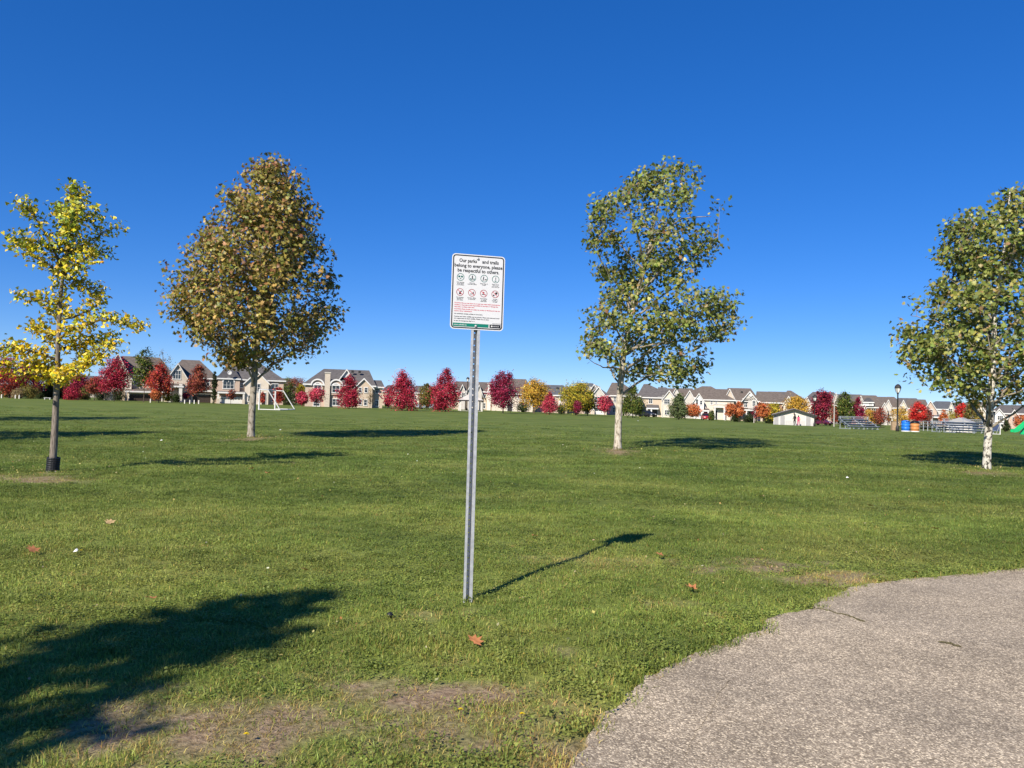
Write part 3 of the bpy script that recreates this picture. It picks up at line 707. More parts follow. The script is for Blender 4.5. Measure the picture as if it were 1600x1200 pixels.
def disc(x, z, r, m, name, y=-.0006, n=20): return flat([(x + r * math.cos(2 * math.pi * i / n), z + r * math.sin(2 * math.pi * i / n)) for i in range(n)], m, name, y)
def icon_ring(x, z, m):
    n = 24; a = [(x + .0305 * math.cos(2 * math.pi * i / n), z + .0305 * math.sin(2 * math.pi * i / n)) for i in range(n)]
    b = [(x + .0260 * math.cos(2 * math.pi * i / n), z + .0260 * math.sin(2 * math.pi * i / n)) for i in range(n)]
    return ringpoly(a, b, -.0006, 'icon_ring', m)
xs = [-.146, -.049, .049, .145]; zt = top - .190; zb = top - .312
caps_t = ['Park opening\nhours apply\nto all visitors', 'Share the\ntrail with others', 'Keep dogs on\na leash', 'Please stoop\nand scoop\nafter your pet']
caps_b = ['No dumping,\nlittering or\nyard waste', 'No fires, BBQs\nor fireworks', 'No smoking\nor vaping\nwithin park', 'No golf\nin parks or\non trails']
for i, x in enumerate(xs):
    icon_ring(x, zt, 'sign_teal'); icon_ring(x, zb, 'sign_darkred')
    text(caps_t[i], .0115, x, zt - .046, 'sign_black', bold=.0002, name='caption'); text(caps_b[i], .0115, x, zb - .046, 'sign_black', bold=.0002, name='caption')
# pictograms
def person_icon(x, z, s, m, lean=0.0):
    disc(x + lean * s * .5, z + .62 * s, .20 * s, m, 'pictogram', -.0007, 10)
    flat([(x - .16 * s, z - .2 * s), (x + .16 * s, z - .2 * s), (x + (.2 + lean * .4) * s, z + .4 * s), (x + (-.2 + lean * .4) * s, z + .4 * s)], m, 'pictogram', -.0007)
    for k in (-1, 1):
        flat([(x + k * .05 * s - .07 * s, z - .2 * s), (x + k * .28 * s - .08 * s, z - .95 * s), (x + k * .28 * s + .08 * s, z - .95 * s), (x + k * .05 * s + .08 * s, z - .2 * s)], m, 'pictogram', -.00065)
flat(rect(xs[0] - .019, xs[0] - .003, zt - .003, zt + .011), 'sign_teal', 'pictogram', -.0007); flat(rect(xs[0] + .003, xs[0] + .019, zt - .003, zt + .011), 'sign_teal', 'pictogram', -.0007)
flat([(xs[0] - .009, zt - .012), (xs[0], zt - .017), (xs[0] + .009, zt - .012), (xs[0], zt - .009)], 'sign_teal', 'pictogram', -.0007)
person_icon(xs[1], zt, .023, 'sign_black'); disc(xs[1] - .013, zt - .010, .006, 'sign_teal', 'pictogram'); disc(xs[1] + .014, zt - .010, .006, 'sign_teal', 'pictogram')
person_icon(xs[2] - .007, zt, .021, 'sign_black', .3); flat([(xs[2] + .003, zt - .012), (xs[2] + .02, zt - .012), (xs[2] + .021, zt - .003), (xs[2] + .005, zt - .006)], 'sign_black', 'pictogram', -.0007)
person_icon(xs[3], zt + .006, .014, 'sign_black', .2); flat(rect(xs[3] - .008, xs[3] + .007, zt - .018, zt - .011), 'sign_teal', 'pictogram', -.0007)
flat([(xs[0] - .010, zb - .018), (xs[0] + .008, zb - .016), (xs[0] + .006, zb), (xs[0] + .018, zb + .010), (xs[0] + .009, zb + .012), (xs[0] - .006, zb)], 'sign_black', 'pictogram', -.0007)
flat([(xs[1] - .016, zb - .012), (xs[1] - .002, zb - .015), (xs[1] - .004, zb - .004)], 'sign_black', 'pictogram', -.0007); flat([(xs[1] + .003, zb - .012), (xs[1] + .016, zb - .012), (xs[1] + .014, zb + .012), (xs[1] + .006, zb + .002)], 'sign_black', 'pictogram', -.0007)
flat(rect(xs[2] - .016, xs[2] + .015, zb - .010, zb - .004), 'sign_black', 'pictogram', -.0007); flat([(xs[2] - .010, zb), (xs[2] + .004, zb), (xs[2] + .006, zb + .012), (xs[2] - .006, zb + .014)], 'sign_darkred', 'pictogram', -.0007)
flat([(xs[3] - .004, zb + .002), (xs[3] + .012, zb - .004), (xs[3] + .021, zb + .012), (xs[3] + .006, zb + .019)], 'sign_black', 'pictogram', -.0007); flat([(xs[3] - .016, zb - .018), (xs[3] - .004, zb - .014), (xs[3] - .009, zb - .002), (xs[3] - .019, zb - .006)], 'sign_black', 'pictogram', -.0007)
for x in xs:
    s45 = .7071; a = .027 * s45
    flat([(x - a - .0016, zb + a - .0016), (x + a - .0016, zb - a - .0016), (x + a + .0016, zb - a + .0016), (x - a + .0016, zb + a + .0016)][::-1], 'sign_red', 'pictogram', -.0009)
lx = -pw / 2 + .030
lines = [('CAUTION: This is an area where ice or water may create unsafe natural pathway', 'sign_red', -.098, .378), ('conditions. Users take on the responsibility for any injury or damage that', 'sign_red', -.1135, .362),
         ('may arise, so please take care.', 'sign_red', -.129, .166), ('CAUTION: Parks & trails are subject to erosion or flooding and may not', 'sign_red', -.1475, .378), ('receive winter maintenance.', 'sign_red', -.163, .148),
         ('No motorized vehicles, e-bikes or e-scooters.', 'sign_black', -.185, .236), ('Coyotes and other wildlife may be present. Please take care and never', 'sign_black', -.2075, .378), ('are supported to feed wildlife. Please be on alert.', 'sign_black', -.223, .292),
         ('In case of emergencies dial 9-1-1.', 'sign_black', -.2425, .175)]
for s, m_, z, w_ in lines: text(s, .0125, lx, z, m_, 'LEFT', .0003, 'rule_text', w_)
flat(rect(-pw / 2 + .022, .098, -ph / 2 + .022, -ph / 2 + .050), 'sign_green', 'footer_band'); flat(rect(.106, pw / 2 - .022, -ph / 2 + .022, -ph / 2 + .050), 'sign_black', 'footer_band')
text('www.oakville.ca', .015, -pw / 2 + .030, -ph / 2 + .032, 'sign_white', 'LEFT', .0002, 'footer_text', .105, -.001)
text('OAKVILLE', .012, .158, -ph / 2 + .032, 'sign_white', 'CENTER', .0001, 'footer_text', .052, -.001)
disc(.124, -ph / 2 + .036, .0065, 'paper', 'footer_emblem', -.001)
text('By-law 2013-013', .009, .166, -ph / 2 + .055, 'sign_black', 'CENTER', .0002, 'footer_text', .07)
for bz in (top - .032, -ph / 2 + .030):
    bo = MB().lathe([(.011, 0), (.011, .004), (.0075, .009), (.003, .011)], 10).build('bolt', 'galv', panel, True); bo.location = (-.008, -.0006, bz); bo.rotation_euler = (R(90), 0, 0)

# ================================================================== HOUSES
def house(label, D, x0, x1, base, eave, ridge, rx0, rx1, wall, roof, elems, depth=11.0, name='house', cat='house', fascia='white', turn=0.0, gable_ends=(0, 0)):
    cx = (x0 + x1) / 2; O = at_depth(cx, base, D); O.z = gz(O.x, O.y)
    th = math.atan2(O.x, O.y); root = empty(name, O, -th + turn); tag(root, label, cat)
    ex = Vector((math.cos(-th), math.sin(-th), 0)); ey = Vector((-math.sin(-th), math.cos(-th), 0))
    def L(px, py, yo=0.0):
        d = ray(px, py); o2 = O + ey * yo; t = (o2 - CAM).dot(ey) / d.dot(ey); p = CAM + d * t - O
        return p.dot(ex), p.z
    X0, X1 = L(x0, base)[0], L(x1, base)[0]; ze = L(cx, eave)[1]; zr = L((rx0 + rx1) / 2, ridge, depth / 2)[1]; RX0, RX1 = L(rx0, ridge, depth / 2)[0], L(rx1, ridge, depth / 2)[0]
    MB().box(X0, X1, 0, depth, -1.0, ze).build('wall', wall, root)
    def roof4(xa, xb, ya, yb, z, zt, ra, rb, ov=.45, name='roof', m=roof, yr=None):
        a, b, c_, d_ = xa - ov, xb + ov, ya - ov, yb + ov; yr = (ya + yb) / 2 if yr is None else yr; dz = .16
        ra, rb = max(ra, a), min(rb, b)
        v = [(a, c_, z), (b, c_, z), (b, d_, z), (a, d_, z), (ra, yr, zt), (rb, yr, zt), (a, c_, z - dz), (b, c_, z - dz), (b, d_, z - dz), (a, d_, z - dz)]
        o = MB().add(v, [(0, 1, 5, 4), (1, 2, 5), (2, 3, 4, 5), (3, 0, 4), (7, 6, 9, 8)]).build(name, m, root)
        fb = MB(); e = .03
        fb.box(a - e, b + e, c_ - e, c_ + .08, z - dz - .09, z + .015); fb.box(a - e, a + .08, c_ + .081, d_, z - dz - .09, z + .012); fb.box(b - .08, b + e, c_ + .081, d_, z - dz - .09, z + .012)
        fb.build('fascia', fascia, o); return o
    main = roof4(X0, X1, 0, depth, ze, zr, RX0, RX1)
    def gable(gx0, gx1, apex, ev, proj=.5, m=wall, low=None, back=5.0, ov=.35, nm='gable', trim=True, win=True):
        a, za = L(gx0, ev, -proj); b, _ = L(gx1, ev, -proj); ax, zx = L((gx0 + gx1) / 2, apex, -proj); ax = (a + b) / 2
        zl = -1.0 if low is None else L(gx0, low, -proj)[1]
        g = MB().prism([(a, zl), (b, zl), (b, za), (ax, zx - .05), (a, za)], -proj, back).build(nm, m, root)
        s = (zx - za) / ((b - a) / 2); y0_ = -proj - ov; t = .2; rb_ = MB()
        for sg, q in ((-1, a), (1, b)):
            ox = q + sg * ov; oz = za - s * ov
            v = [(ax, y0_, zx + .1), (ox, y0_, oz + .1), (ox, y0_, oz + .1 - t), (ax, y0_, zx + .1 - t)]
            v += [(x, back + 1.0, z) for x, _, z in v]
            rb_.add(v, [(0, 1, 2, 3), (7, 6, 5, 4), (0, 4, 5, 1), (1, 5, 6, 2), (2, 6, 7, 3), (3, 7, 4, 0)])
        rb_.build('gable_roof', roof, g)
        fb = MB()
        for sg, q in ((-1, a), (1, b)):
            ox = q + sg * (ov + .02); oz = za - s * (ov + .02); t2 = .30
            v = [(ax, y0_ - .05, zx + .06), (ox, y0_ - .05, oz + .06), (ox, y0_ - .05, oz + .06 - t2), (ax, y0_ - .05, zx + .06 - t2)]
            v += [(x, y0_ - .003, z) for x, _, z in v]
            fb.add(v, [(0, 1, 2, 3), (7, 6, 5, 4), (0, 4, 5, 1), (1, 5, 6, 2), (2, 6, 7, 3), (3, 7, 4, 0)])
        fb.build('fascia', fascia, g); return g
    def window(wx0, wx1, wy0, wy1, proj=0.0, style='n', frame='white', cols=2, parent=root):
        a, zt_ = L(wx0, wy0, -proj); b, zb_ = L(wx1, wy1, -proj); w, h = b - a, zt_ - zb_; y = -proj
        fr = MB(); t = .10; dpt = .07
        fr.box(a - t, a, y - dpt, y + .05, zb_, zt_); fr.box(b, b + t, y - dpt, y + .05, zb_, zt_)
        fr.box(a - t - .05, b + t + .05, y - dpt - .05, y + .05, zb_ - .16, zb_ - .001)
        for k in range(1, cols): fr.box(a + w * k / cols - .035, a + w * k / cols + .035, y - dpt + .015, y + .02, zb_ + .001, zt_ - .001)
        fr.box(a + .001, b - .001, y - dpt + .02, y + .02, zb_ + h * .52, zb_ + h * .52 + .05)
        if style == 'a':
            n = 10; r_ = w / 2; cxm = (a + b) / 2; ro = r_ + .22; hh = r_ * .85
            pts_o = [(cxm + ro * math.cos(math.pi * i / n), zt_ + (hh + .22) * math.sin(math.pi * i / n)) for i in range(n + 1)]
            pts_i = [(cxm + r_ * math.cos(math.pi * i / n), zt_ + hh * math.sin(math.pi * i / n)) for i in range(n + 1)]
            for i in range(n): fr.prism([pts_i[i], pts_o[i], pts_o[i + 1], pts_i[i + 1]], y - dpt - .05, y + .05)
            fr.box(cxm - .04, cxm + .04, y - dpt + .015, y + .02, zt_ + .001, zt_ + hh)
            gl = [(a, zb_), (b, zb_), (b, zt_)] + pts_i[1:-1] + [(a, zt_)]
        else:
            fr.box(a - t, b + t, y - dpt - .02, y + .05, zt_ + .001, zt_ + .16); gl = [(a, zb_), (b, zb_), (b, zt_), (a, zt_)]
        wd = fr.build('window', frame, parent); MB().prism(gl, y - .03, y + .03).build('pane', 'glass', wd); return wd
    def garage(gx0, gx1, gy0, gy1, proj=0.0, m='garage_brown', arch=False):
        a, zt_ = L(gx0, gy0, -proj); b, zb_ = L(gx1, gy1, -proj); y = -proj; zb_ = min(zb_, .05)
        fr = MB(); fr.box(a - .2, a, y - .10, y + .03, zb_ - .3, zt_ + .25); fr.box(b, b + .2, y - .10, y + .03, zb_ - .3, zt_ + .25); fr.box(a + .001, b - .001, y - .10, y + .03, zt_, zt_ + .25)
        dr = fr.build('garage_door', 'offwhite', root)
        h = (zt_ - zb_) / 4
        for k in range(4): MB().box(a, b, y - .03 - (.006 if k % 2 else 0), y + .05, zb_ + k * h + .02, zb_ + (k + 1) * h - .001).build('panel', m, dr)
        nn = max(3, int((b - a) / .6)); pn = MB()
        for k in range(nn):
            q = a + (b - a) * (k + .15) / nn; pn.box(q, q + (b - a) / nn * .7, y - .05, y - .01, zb_ + 3.2 * h, zb_ + 3.8 * h)
        pn.build('pane', 'glass_dark', dr)
    def porch(px0, px1, ytop, ybot, proj=1.8, posts=(0, 1), m=roof, pm='white', base_y=None):
        a, zt_ = L(px0, ytop, 0); b, zb_ = L(px1, ybot, -proj); s = MB()
        v = [(a, 0.02, zt_), (b, 0.02, zt_), (b, -proj, zb_), (a, -proj, zb_)]; v += [(x, y, z - .18) for x, y, z in v]
        p = s.add(v, [(3, 2, 1, 0), (4, 5, 6, 7), (0, 1, 5, 4), (1, 2, 6, 5), (2, 3, 7, 6), (3, 0, 4, 7)]).build('porch_roof', m, root)
        MB().box(a - .02, b + .02, -proj - .06, -proj + .0, zb_ - .34, zb_ - .02).build('fascia', fascia, p)
        for q in posts:
            x = a + (b - a) * q + (.2 if q < .5 else -.2)
            MB().box(x - .17, x + .17, -proj + .03, -proj + .37, -.6, zb_ - .25).build('post', pm, root)
            MB().box(x - .26, x + .26, -proj - .06, -proj + .46, -.6, 1.0).build('post_base', 'stone', root)
    def block(bx0, bx1, ytop, ybot, proj, m, dep=2.0, nm='bay'):
        a, zt_ = L(bx0, ytop, -proj); b, zb_ = L(bx1, ybot, -proj); MB().box(a, b, -proj, dep, zb_ if ybot < base - 2 else -1.0, zt_).build(nm, m, root)
    def chimney(cx0, cx1, ytop, m='stone', proj=.6, dep=.9, ybot=None):
        a, zt_ = L(cx0, ytop, -proj); b, _ = L(cx1, ytop, -proj)
        zlow = -1.0 if ybot is None else L(cx0, ybot, -proj)[1]
        c_ = MB().box(a, b, -proj, -proj + dep, zlow, zt_).build('chimney', m, root)
        MB().box(a - .1, b + .1, -proj - .1, -proj + dep + .1, zt_ + .002, zt_ + .22).build('chimney_cap', 'concrete', c_)
    def hip(hx0, hx1, ev, apex, proj, dep=4.0, rf=.15, m=roof):
        a, z = L(hx0, ev, -proj); b, _ = L(hx1, ev, -proj); _, zt_ = L(hx0, apex, 0); c_ = (a + b) / 2; h = (b - a) / 2 * rf
        roof4(a, b, -proj, dep, z, zt_, c_ - h, c_ + h, .3, 'turret_roof', m, yr=-proj + (b - a) * .5)
    def wing(wx0, wx1, ev, rdg, r0_, r1_, yo, dep, m=wall):
        a, z = L(wx0, ev, yo); b, _ = L(wx1, ev, yo); zt_ = L((r0_ + r1_) / 2, rdg, yo + dep / 2)[1]
        MB().box(a, b, yo, yo + dep, -1.0, z).build('wing', m, root); roof4(a, b, yo, yo + dep, z, zt_, L(r0_, rdg, yo + dep / 2)[0], L(r1_, rdg, yo + dep / 2)[0], .35, 'wing_roof')
    def door(dx0, dx1, dy0, dy1, proj=0.0, m='dark_paint'):
        a, zt_ = L(dx0, dy0, -proj); b, zb_ = L(dx1, dy1, -proj)
        d_ = MB().box(a, b, -proj - .05, -proj + .05, min(0, zb_), zt_).build('door', m, root)
        MB().box(a - .12, a - .001, -proj - .08, -proj + .02, min(0, zb_), zt_).box(b + .001, b + .12, -proj - .08, -proj + .02, min(0, zb_), zt_).box(a - .12, b + .12, -proj - .08, -proj + .02, zt_ + .001, zt_ + .14).build('door_frame', 'white', d_)
    def balcony(bx0, bx1, ytop, ybot, proj=1.6):
        a, zt_ = L(bx0, ytop, -proj); b, zb_ = L(bx1, ybot, -proj)
        bal = MB().box(a, b, -proj, .02, zb_ - .2, zb_).build('balcony', 'white', root)
        MB().box(a, b, -proj, -proj + .08, zt_ - .08, zt_).build('rail', 'dark_paint', bal)
        k = MB(); nn = max(4, int((b - a) / .25))
        for i in range(nn + 1):
            x = a + (b - a - .05) * i / nn; k.box(x, x + .05, -proj + .02, -proj + .06, zb_ + .001, zt_ - .081)
        k.build('balusters', 'dark_paint', bal)
        for x in (a + .2, b - .5): MB().box(x, x + .3, -proj + .05, -proj + .35, -.6, zb_ - .201).build('post', 'white', root)
    def vents(vx, vy):
        x, z = L(vx, vy, depth * .3); MB().box(x - .25, x + .25, depth * .3 - .3, depth * .3 + .3, z - .3, z + .15).build('roof_vent', 'vent_dark', main)
    def pediment(qx, qy, r_, proj):
        x, z = L(qx, qy, -proj); MB().lathe([(.02, 0), (r_, 0), (r_, .10), (r_ * .72, .12), (r_ * .72, .04), (.01, .04)], 14).build('oculus', 'white', root).matrix_local = Matrix.Translation((x, -proj, z)) @ Matrix.Rotation(R(90), 4, 'X')
    def eyebrow(ax0, ax1, apex, ev, proj=.3, back=4.0):
        a, za = L(ax0, ev, -proj); b, _ = L(ax1, ev, -proj); _, zx = L(ax0, apex, -proj); c_ = (a + b) / 2; r_ = (b - a) / 2; n = 12
        arc = lambda k: [(c_ + (r_ + k) * math.cos(math.pi * i / n), za + (zx - za + k) * math.sin(math.pi * i / n)) for i in range(n + 1)]
        zl = L(ax0, ev + 14, -proj)[1]
        g = MB().prism([(a, zl), (b, zl)] + arc(0), -proj, back).build('arched_bay', wall, root)
        o_, i_ = arc(.3), arc(.02); rb_ = MB(); tb_ = MB()
        for k in range(n):
            rb_.prism([i_[k], o_[k], o_[k + 1], i_[k + 1]], -proj - .3, back); tb_.prism([i_[k], o_[k], o_[k + 1], i_[k + 1]], -proj - .36, -proj - .303)
        rb_.build('eyebrow_roof', roof, g); tb_.build('fascia', fascia, g)
    fn = dict(A=eyebrow, G=gable, W=window, D=garage, P=porch, B=block, C=chimney, H=hip, N=wing, E=door, L=balcony, V=vents, O=pediment)
    for e in elems:
        k = {} if not isinstance(e[-1], dict) else e[-1]; a = e[1:-1] if k else e[1:]
        fn[e[0]](*a, **k)
    return root

house('dark roofed house hidden behind the red trees at the left edge', 172, -50, 36, 622, 598, 574, -30, 15, 'brick_tan', 'roof_slate', [('W', 2, 8, 602, 612)])
house('wide gabled house behind crimson and green trees with dark garage', 165, 170, 268, 628, 586, 557.5, 190, 250, 'brick_tan', 'roof_brown',
      [('G', 160, 206, 552, 590, 1.0, 'stucco'), ('W', 207, 213, 589, 601, 0, 'n'), ('W', 225, 234, 590, 601), ('W', 176, 188, 588, 602, 1.0, 'n', {'cols': 3}), ('P', 196, 262, 606, 612, 2.2, (0, .98), {'pm': 'white'}),
       ('D', 202, 252, 615, 628, 1.2), ('B', 190, 262, 610, 630, 1.1, 'brick_tan'), ('W', 248, 256, 590, 602)])
house('beige house with steep front gable and sloping porch roof', 163, 262, 337, 629, 590, 562.5, 284, 312, 'brick_pink', 'roof_brown',
      [('G', 262, 293, 567.5, 590, 1.2, 'stone'), ('W', 271, 282, 579, 592, 1.2, 'n', {'cols': 3}), ('P', 298, 334, 604, 610, 1.4, (1,), {'pm': 'offwhite'}), ('D', 301, 329, 616, 629, .3), ('W', 303, 312, 593, 603), ('W', 318, 327, 593, 603),
       ('B', 280, 284, 600, 630, 2.6, 'offwhite', 1.0, 'porch_column'), ('B', 264, 267, 600, 630, 2.6, 'offwhite', 1.0, 'porch_column'), ('P', 262, 287, 596, 603, 2.7, ()), ('E', 270, 276, 612, 629)])
house('house with dark hipped turret and big arched window over garage', 162, 337, 442, 631, 593, 569, 366, 410, 'brick_pink', 'roof_grey',
      [('B', 341, 374, 590, 616, .9, 'brick_pink'), ('H', 341, 374, 590.5, 571, .9, 4.5, .3, 'roof_dark'), ('O', 359, 582.5, .42, 2.0), ('W', 349, 365, 597, 607, .9, 'a', {'cols': 3}), ('W', 376, 380, 600, 605), ('G', 383, 420, 580, 597, 1.0, 'stucco'),
       ('P', 340, 383, 609, 613, 1.5, (0, .99), {'pm': 'offwhite'}), ('D', 344, 381, 622, 631, .4, 'garage_white'), ('W', 398, 406, 600, 612, 1.0), ('W', 388, 393, 618, 627, 1.0), ('E', 410, 415, 614, 631, 1.0), ('W', 425, 434, 600, 611), ('W', 425, 434, 617, 627), ('V', 424, 580)])
house('large pinkish brick house with tall stone chimney and arched windows', 152, 476, 583, 635, 601, 577.5, 506, 577, 'brick_pink', 'roof_grey',
      [('C', 508, 516.3, 583, 'stone', .7, .95), ('A', 487.5, 505, 593.8, 602), ('A', 516.6, 534, 594.4, 603), ('W', 491, 501.5, 603, 611, .3, 'a'), ('W', 519.5, 530, 604, 613, .3, 'a'),
       ('W', 490, 499, 627, 634), ('W', 520, 529.5, 623.5, 633), ('G', 555, 582, 591, 604, .8, 'brick_tan'), ('W', 561, 564.5, 606, 613, .8, 'n', {'cols': 1}), ('W', 570, 574, 606, 613, .8, 'n', {'cols': 1}), ('W', 561, 564.5, 624, 632, .8, 'n', {'cols': 1}), ('W', 569, 573, 625, 633, .8, 'n', {'cols': 1}),
       ('G', 532, 551, 577, 590, -1.5, 'white', {'low': 588, 'back': 5}), ('N', 582, 598, 604, 594, 575, 596, .8, 7, 'brick_tan'), ('W', 587, 591.5, 607.5, 614, -.8), ('W', 586.5, 591, 626, 634, -.8), ('V', 551, 580), ('V', 562, 580.5)], depth=13)
house('small distant house with twin gables between the two crimson maples', 235, 640, 690, 639, 614, 603, 650, 680, 'stucco', 'roof_grey', [('G', 664, 672, 604, 614, .5, 'siding'), ('G', 676, 684, 603, 614, .5, 'siding'), ('W', 645, 650, 618, 624)])
house('distant house whose grey roof shows left of the tall crimson maple', 240, 596, 640, 637, 612, 602, 606, 630, 'brick_tan', 'roof_grey', [('W', 604, 608, 616, 622)])
house('cream house with row of small gables behind the gazebo', 176, 706, 768, 641, 611, 596.5, 712, 768, 'brick_tan', 'roof_brown',
      [('G', 718, 727, 600.5, 611, .6, 'siding'), ('G', 730, 741, 600, 611, .6, 'siding'), ('G', 744, 753, 601, 613, .8, 'siding'), ('W', 755, 759, 613, 620), ('C', 762, 767.5, 600, 'offwhite', .3, 1), ('W', 754, 758, 630, 638), ('W', 722, 726, 614, 621, .6), ('W', 734, 738, 614, 621, .6)])
house('house with plain brown hip roof behind the purple maple', 172, 768, 832, 643, 615, 592, 786, 822, 'stucco', 'roof_brown', [('W', 809, 813, 616, 623), ('E', 793, 800, 630, 643), ('W', 820, 825, 617, 624), ('W', 774, 779, 618, 625)])
house('pink brick house with slate grey roof and white corner board', 176, 836, 886, 644, 617, 601.5, 846, 880, 'brick_pink', 'roof_slate', [('B', 873.5, 875.5, 617, 644, .12, 'white', 1, 'corner_board'), ('W', 862, 867, 621, 628), ('V', 871, 606), ('V', 858, 606)])
house('grey roofed house with double peaked gable beside yellow-green tree', 184, 884, 950, 650, 617, 598.5, 904, 926, 'brick_pink', 'roof_slate',
      [('G', 918, 938, 600, 616, .5, 'siding', 604), ('G', 924, 946, 604, 618, 1.2, 'siding'), ('W', 930, 940, 620, 629, 1.2, 'n', {'cols': 3}), ('P', 926, 948, 631, 635, 2.3, (0, .99)), ('D', 930, 945, 640, 650, 1.4, 'garage_white'), ('E', 914, 920, 636, 648)])
house('broad brown hip-roofed house behind the pale leaning tree trunk', 190, 948, 998, 653, 618, 598, 956, 972, 'stucco', 'roof_brown',
      [('W', 959, 962, 621, 628), ('W', 980, 984, 622, 630), ('W', 958, 962, 637, 644), ('E', 971.5, 974.5, 637, 652), ('P', 970, 990, 631, 635, 1.6, (0,)), ('W', 951, 954, 621, 628), ('G', 982, 995, 606, 619, .6, 'siding')])
house('grey hip-roofed house with front gable and shed porch roof', 194, 996, 1056, 656, 621, 600, 1006, 1012, 'brick_tan', 'roof_grey',
      [('N', 1030, 1056, 620, 605, 1022, 1041, .2, 8), ('G', 1036, 1055, 610, 622, .9, 'stucco'), ('W', 1038, 1046, 624, 631, .9, 'n', {'cols': 3}), ('P', 1010, 1029, 632, 637.5, 2.0, (0, .35)), ('E', 1004, 1008, 640, 654), ('D', 1016, 1027, 640, 654, 0, 'garage_brown'), ('W', 1014, 1019, 623.5, 630), ('W', 1039, 1046, 641, 648, .9, 'n', {'cols': 3}), ('B', 1034.3, 1035.3, 622, 656, .3, 'white', 1, 'corner_board')])
house('white house with small turret and balcony behind orange tree', 196, 1053, 1146, 660, 624, 603.5, 1097, 1111, 'stucco', 'roof_brown',
      [('N', 1051, 1088, 620, 606.5, 1052, 1082, .2, 8, 'siding'), ('G', 1048, 1064, 606, 621, .8, 'siding'), ('G', 1070, 1085, 610, 622, .7, 'siding'), ('G', 1084, 1100, 614.5, 626, 1.4, 'white'), ('W', 1087.5, 1090.5, 625, 632, 1.4, 'a', {'cols': 1}), ('W', 1094, 1097, 626, 632, 1.4, 'n', {'cols': 1}),
       ('W', 1110.5, 1113, 626, 632), ('W', 1118, 1120, 627, 631), ('L', 1115, 1134, 632, 636, 1.8), ('E', 1117.5, 1120.5, 641, 655), ('P', 1096, 1108, 638, 641, 1.5, (1,)), ('D', 1099, 1106, 642, 656), ('W', 1072, 1080, 643, 650, .2), ('W', 1090, 1095, 644, 650, 1.4)])
house('house with two white-trimmed gables and long brown ridge', 198, 1131, 1184, 661, 626, 606.5, 1137, 1173, 'brick_pink', 'roof_brown',
      [('G', 1131, 1149, 607.5, 624.5, .8, 'stone'), ('W', 1135.5, 1140, 627, 633, .8, 'a'), ('G', 1160, 1183, 611.3, 625, .8, 'siding', {'low': 622}), ('W', 1163, 1167.5, 628, 636), ('B', 1169, 1182, 624, 662, .7, 'siding'), ('W', 1176, 1180, 627.5, 635, .7, 'a'), ('P', 1158, 1182, 637, 640, 2.0, (.3, .98)), ('W', 1135, 1140, 643, 650, .8), ('E', 1170, 1177, 643, 660, .72), ('O', 1173, 617.5, .4, 1.05), ('V', 1159, 612)])
house('red brick house with wide brown roof beside the park hut', 200, 1182, 1242, 663, 629, 611.8, 1182, 1217, 'brick_red', 'roof_brown',
      [('G', 1224, 1240, 619, 631, .7, 'stucco'), ('W', 1194, 1197, 630.5, 636), ('W', 1200, 1203, 631, 637), ('W', 1206, 1209, 631, 637), ('B', 1180, 1190, 652, 664, 1.5, 'stucco'), ('W', 1230, 1235, 634, 641, .7), ('P', 1190, 1215, 644, 648, 1.6, (0, .98))])
house('house with pyramid roof peeking over the gold tree behind the hut', 204, 1220, 1262, 664, 628, 610.2, 1230, 1236, 'brick_tan', 'roof_brown', [('W', 1252, 1256, 632, 638)])
house('house with cream gable left of the maroon maple', 200, 1252, 1312, 665, 630, 612.5, 1270, 1303, 'brick_pink', 'roof_grey',
      [('G', 1254, 1268, 620, 633, .8, 'stucco'), ('W', 1257.5, 1261.5, 629.5, 637, .8, 'n'), ('G', 1300, 1312, 613, 628, .5, 'siding'), ('W', 1284, 1288, 649, 655), ('W', 1270, 1276, 647, 654), ('P', 1255, 1270, 641, 644, 1.5, (0, .95))])
house('long roofed house with white dormer right of the green tree', 205, 1326, 1382, 667, 636, 617.5, 1338, 1369, 'brick_red', 'roof_brown',
      [('G', 1338, 1352, 618, 633, .6, 'siding'), ('B', 1348, 1365, 628, 634.5, 1.0, 'white', 3, 'dormer'), ('H', 1349, 1364, 628, 621.5, 1.0, 3, .4, 'roof_dark'), ('W', 1358, 1362, 629, 632, 1.0), ('W', 1362, 1368, 638, 645), ('G', 1377, 1387, 629, 638, .6, 'siding'), ('P', 1340, 1352, 644, 647, 1.5, ())])
house('house with steep pale gables behind the lamp post', 206, 1378, 1418, 669, 637, 620, 1386, 1397, 'stucco', 'roof_brown',
      [('G', 1382, 1394, 624.5, 636, .6, 'siding'), ('W', 1387.5, 1390.5, 638.5, 643, .0), ('G', 1403, 1420, 625, 641, .9, 'stucco'), ('G', 1404, 1411, 631.5, 638, 1.2, 'brick_pink', {'low': 645}), ('P', 1384, 1396, 646, 651, 1.8, (0, .95)), ('W', 1410, 1416, 638, 645, .9), ('E', 1388, 1391, 652, 668)])
house('brown roofed house behind the round bright red tree', 207, 1412, 1450, 670, 639, 624, 1418, 1446, 'brick_pink', 'roof_brown', [('W', 1440, 1445, 640, 647), ('W', 1418, 1422, 640, 647)])
house('stone house with front gable and slate roof right of red tree', 206, 1444, 1494, 671, 639, 627, 1462, 1484, 'brick_tan', 'roof_slate',
      [('G', 1444, 1464, 626, 640, .8, 'brick_pink'), ('W', 1453, 1457, 640, 647, .8), ('G', 1481, 1492, 628, 642, .8, 'stucco'), ('W', 1483, 1488, 638.5, 645, .8), ('P', 1455, 1470, 647, 651, 2.0, (0, .95)), ('B', 1464, 1480, 639, 655, .2, 'siding', 1)])
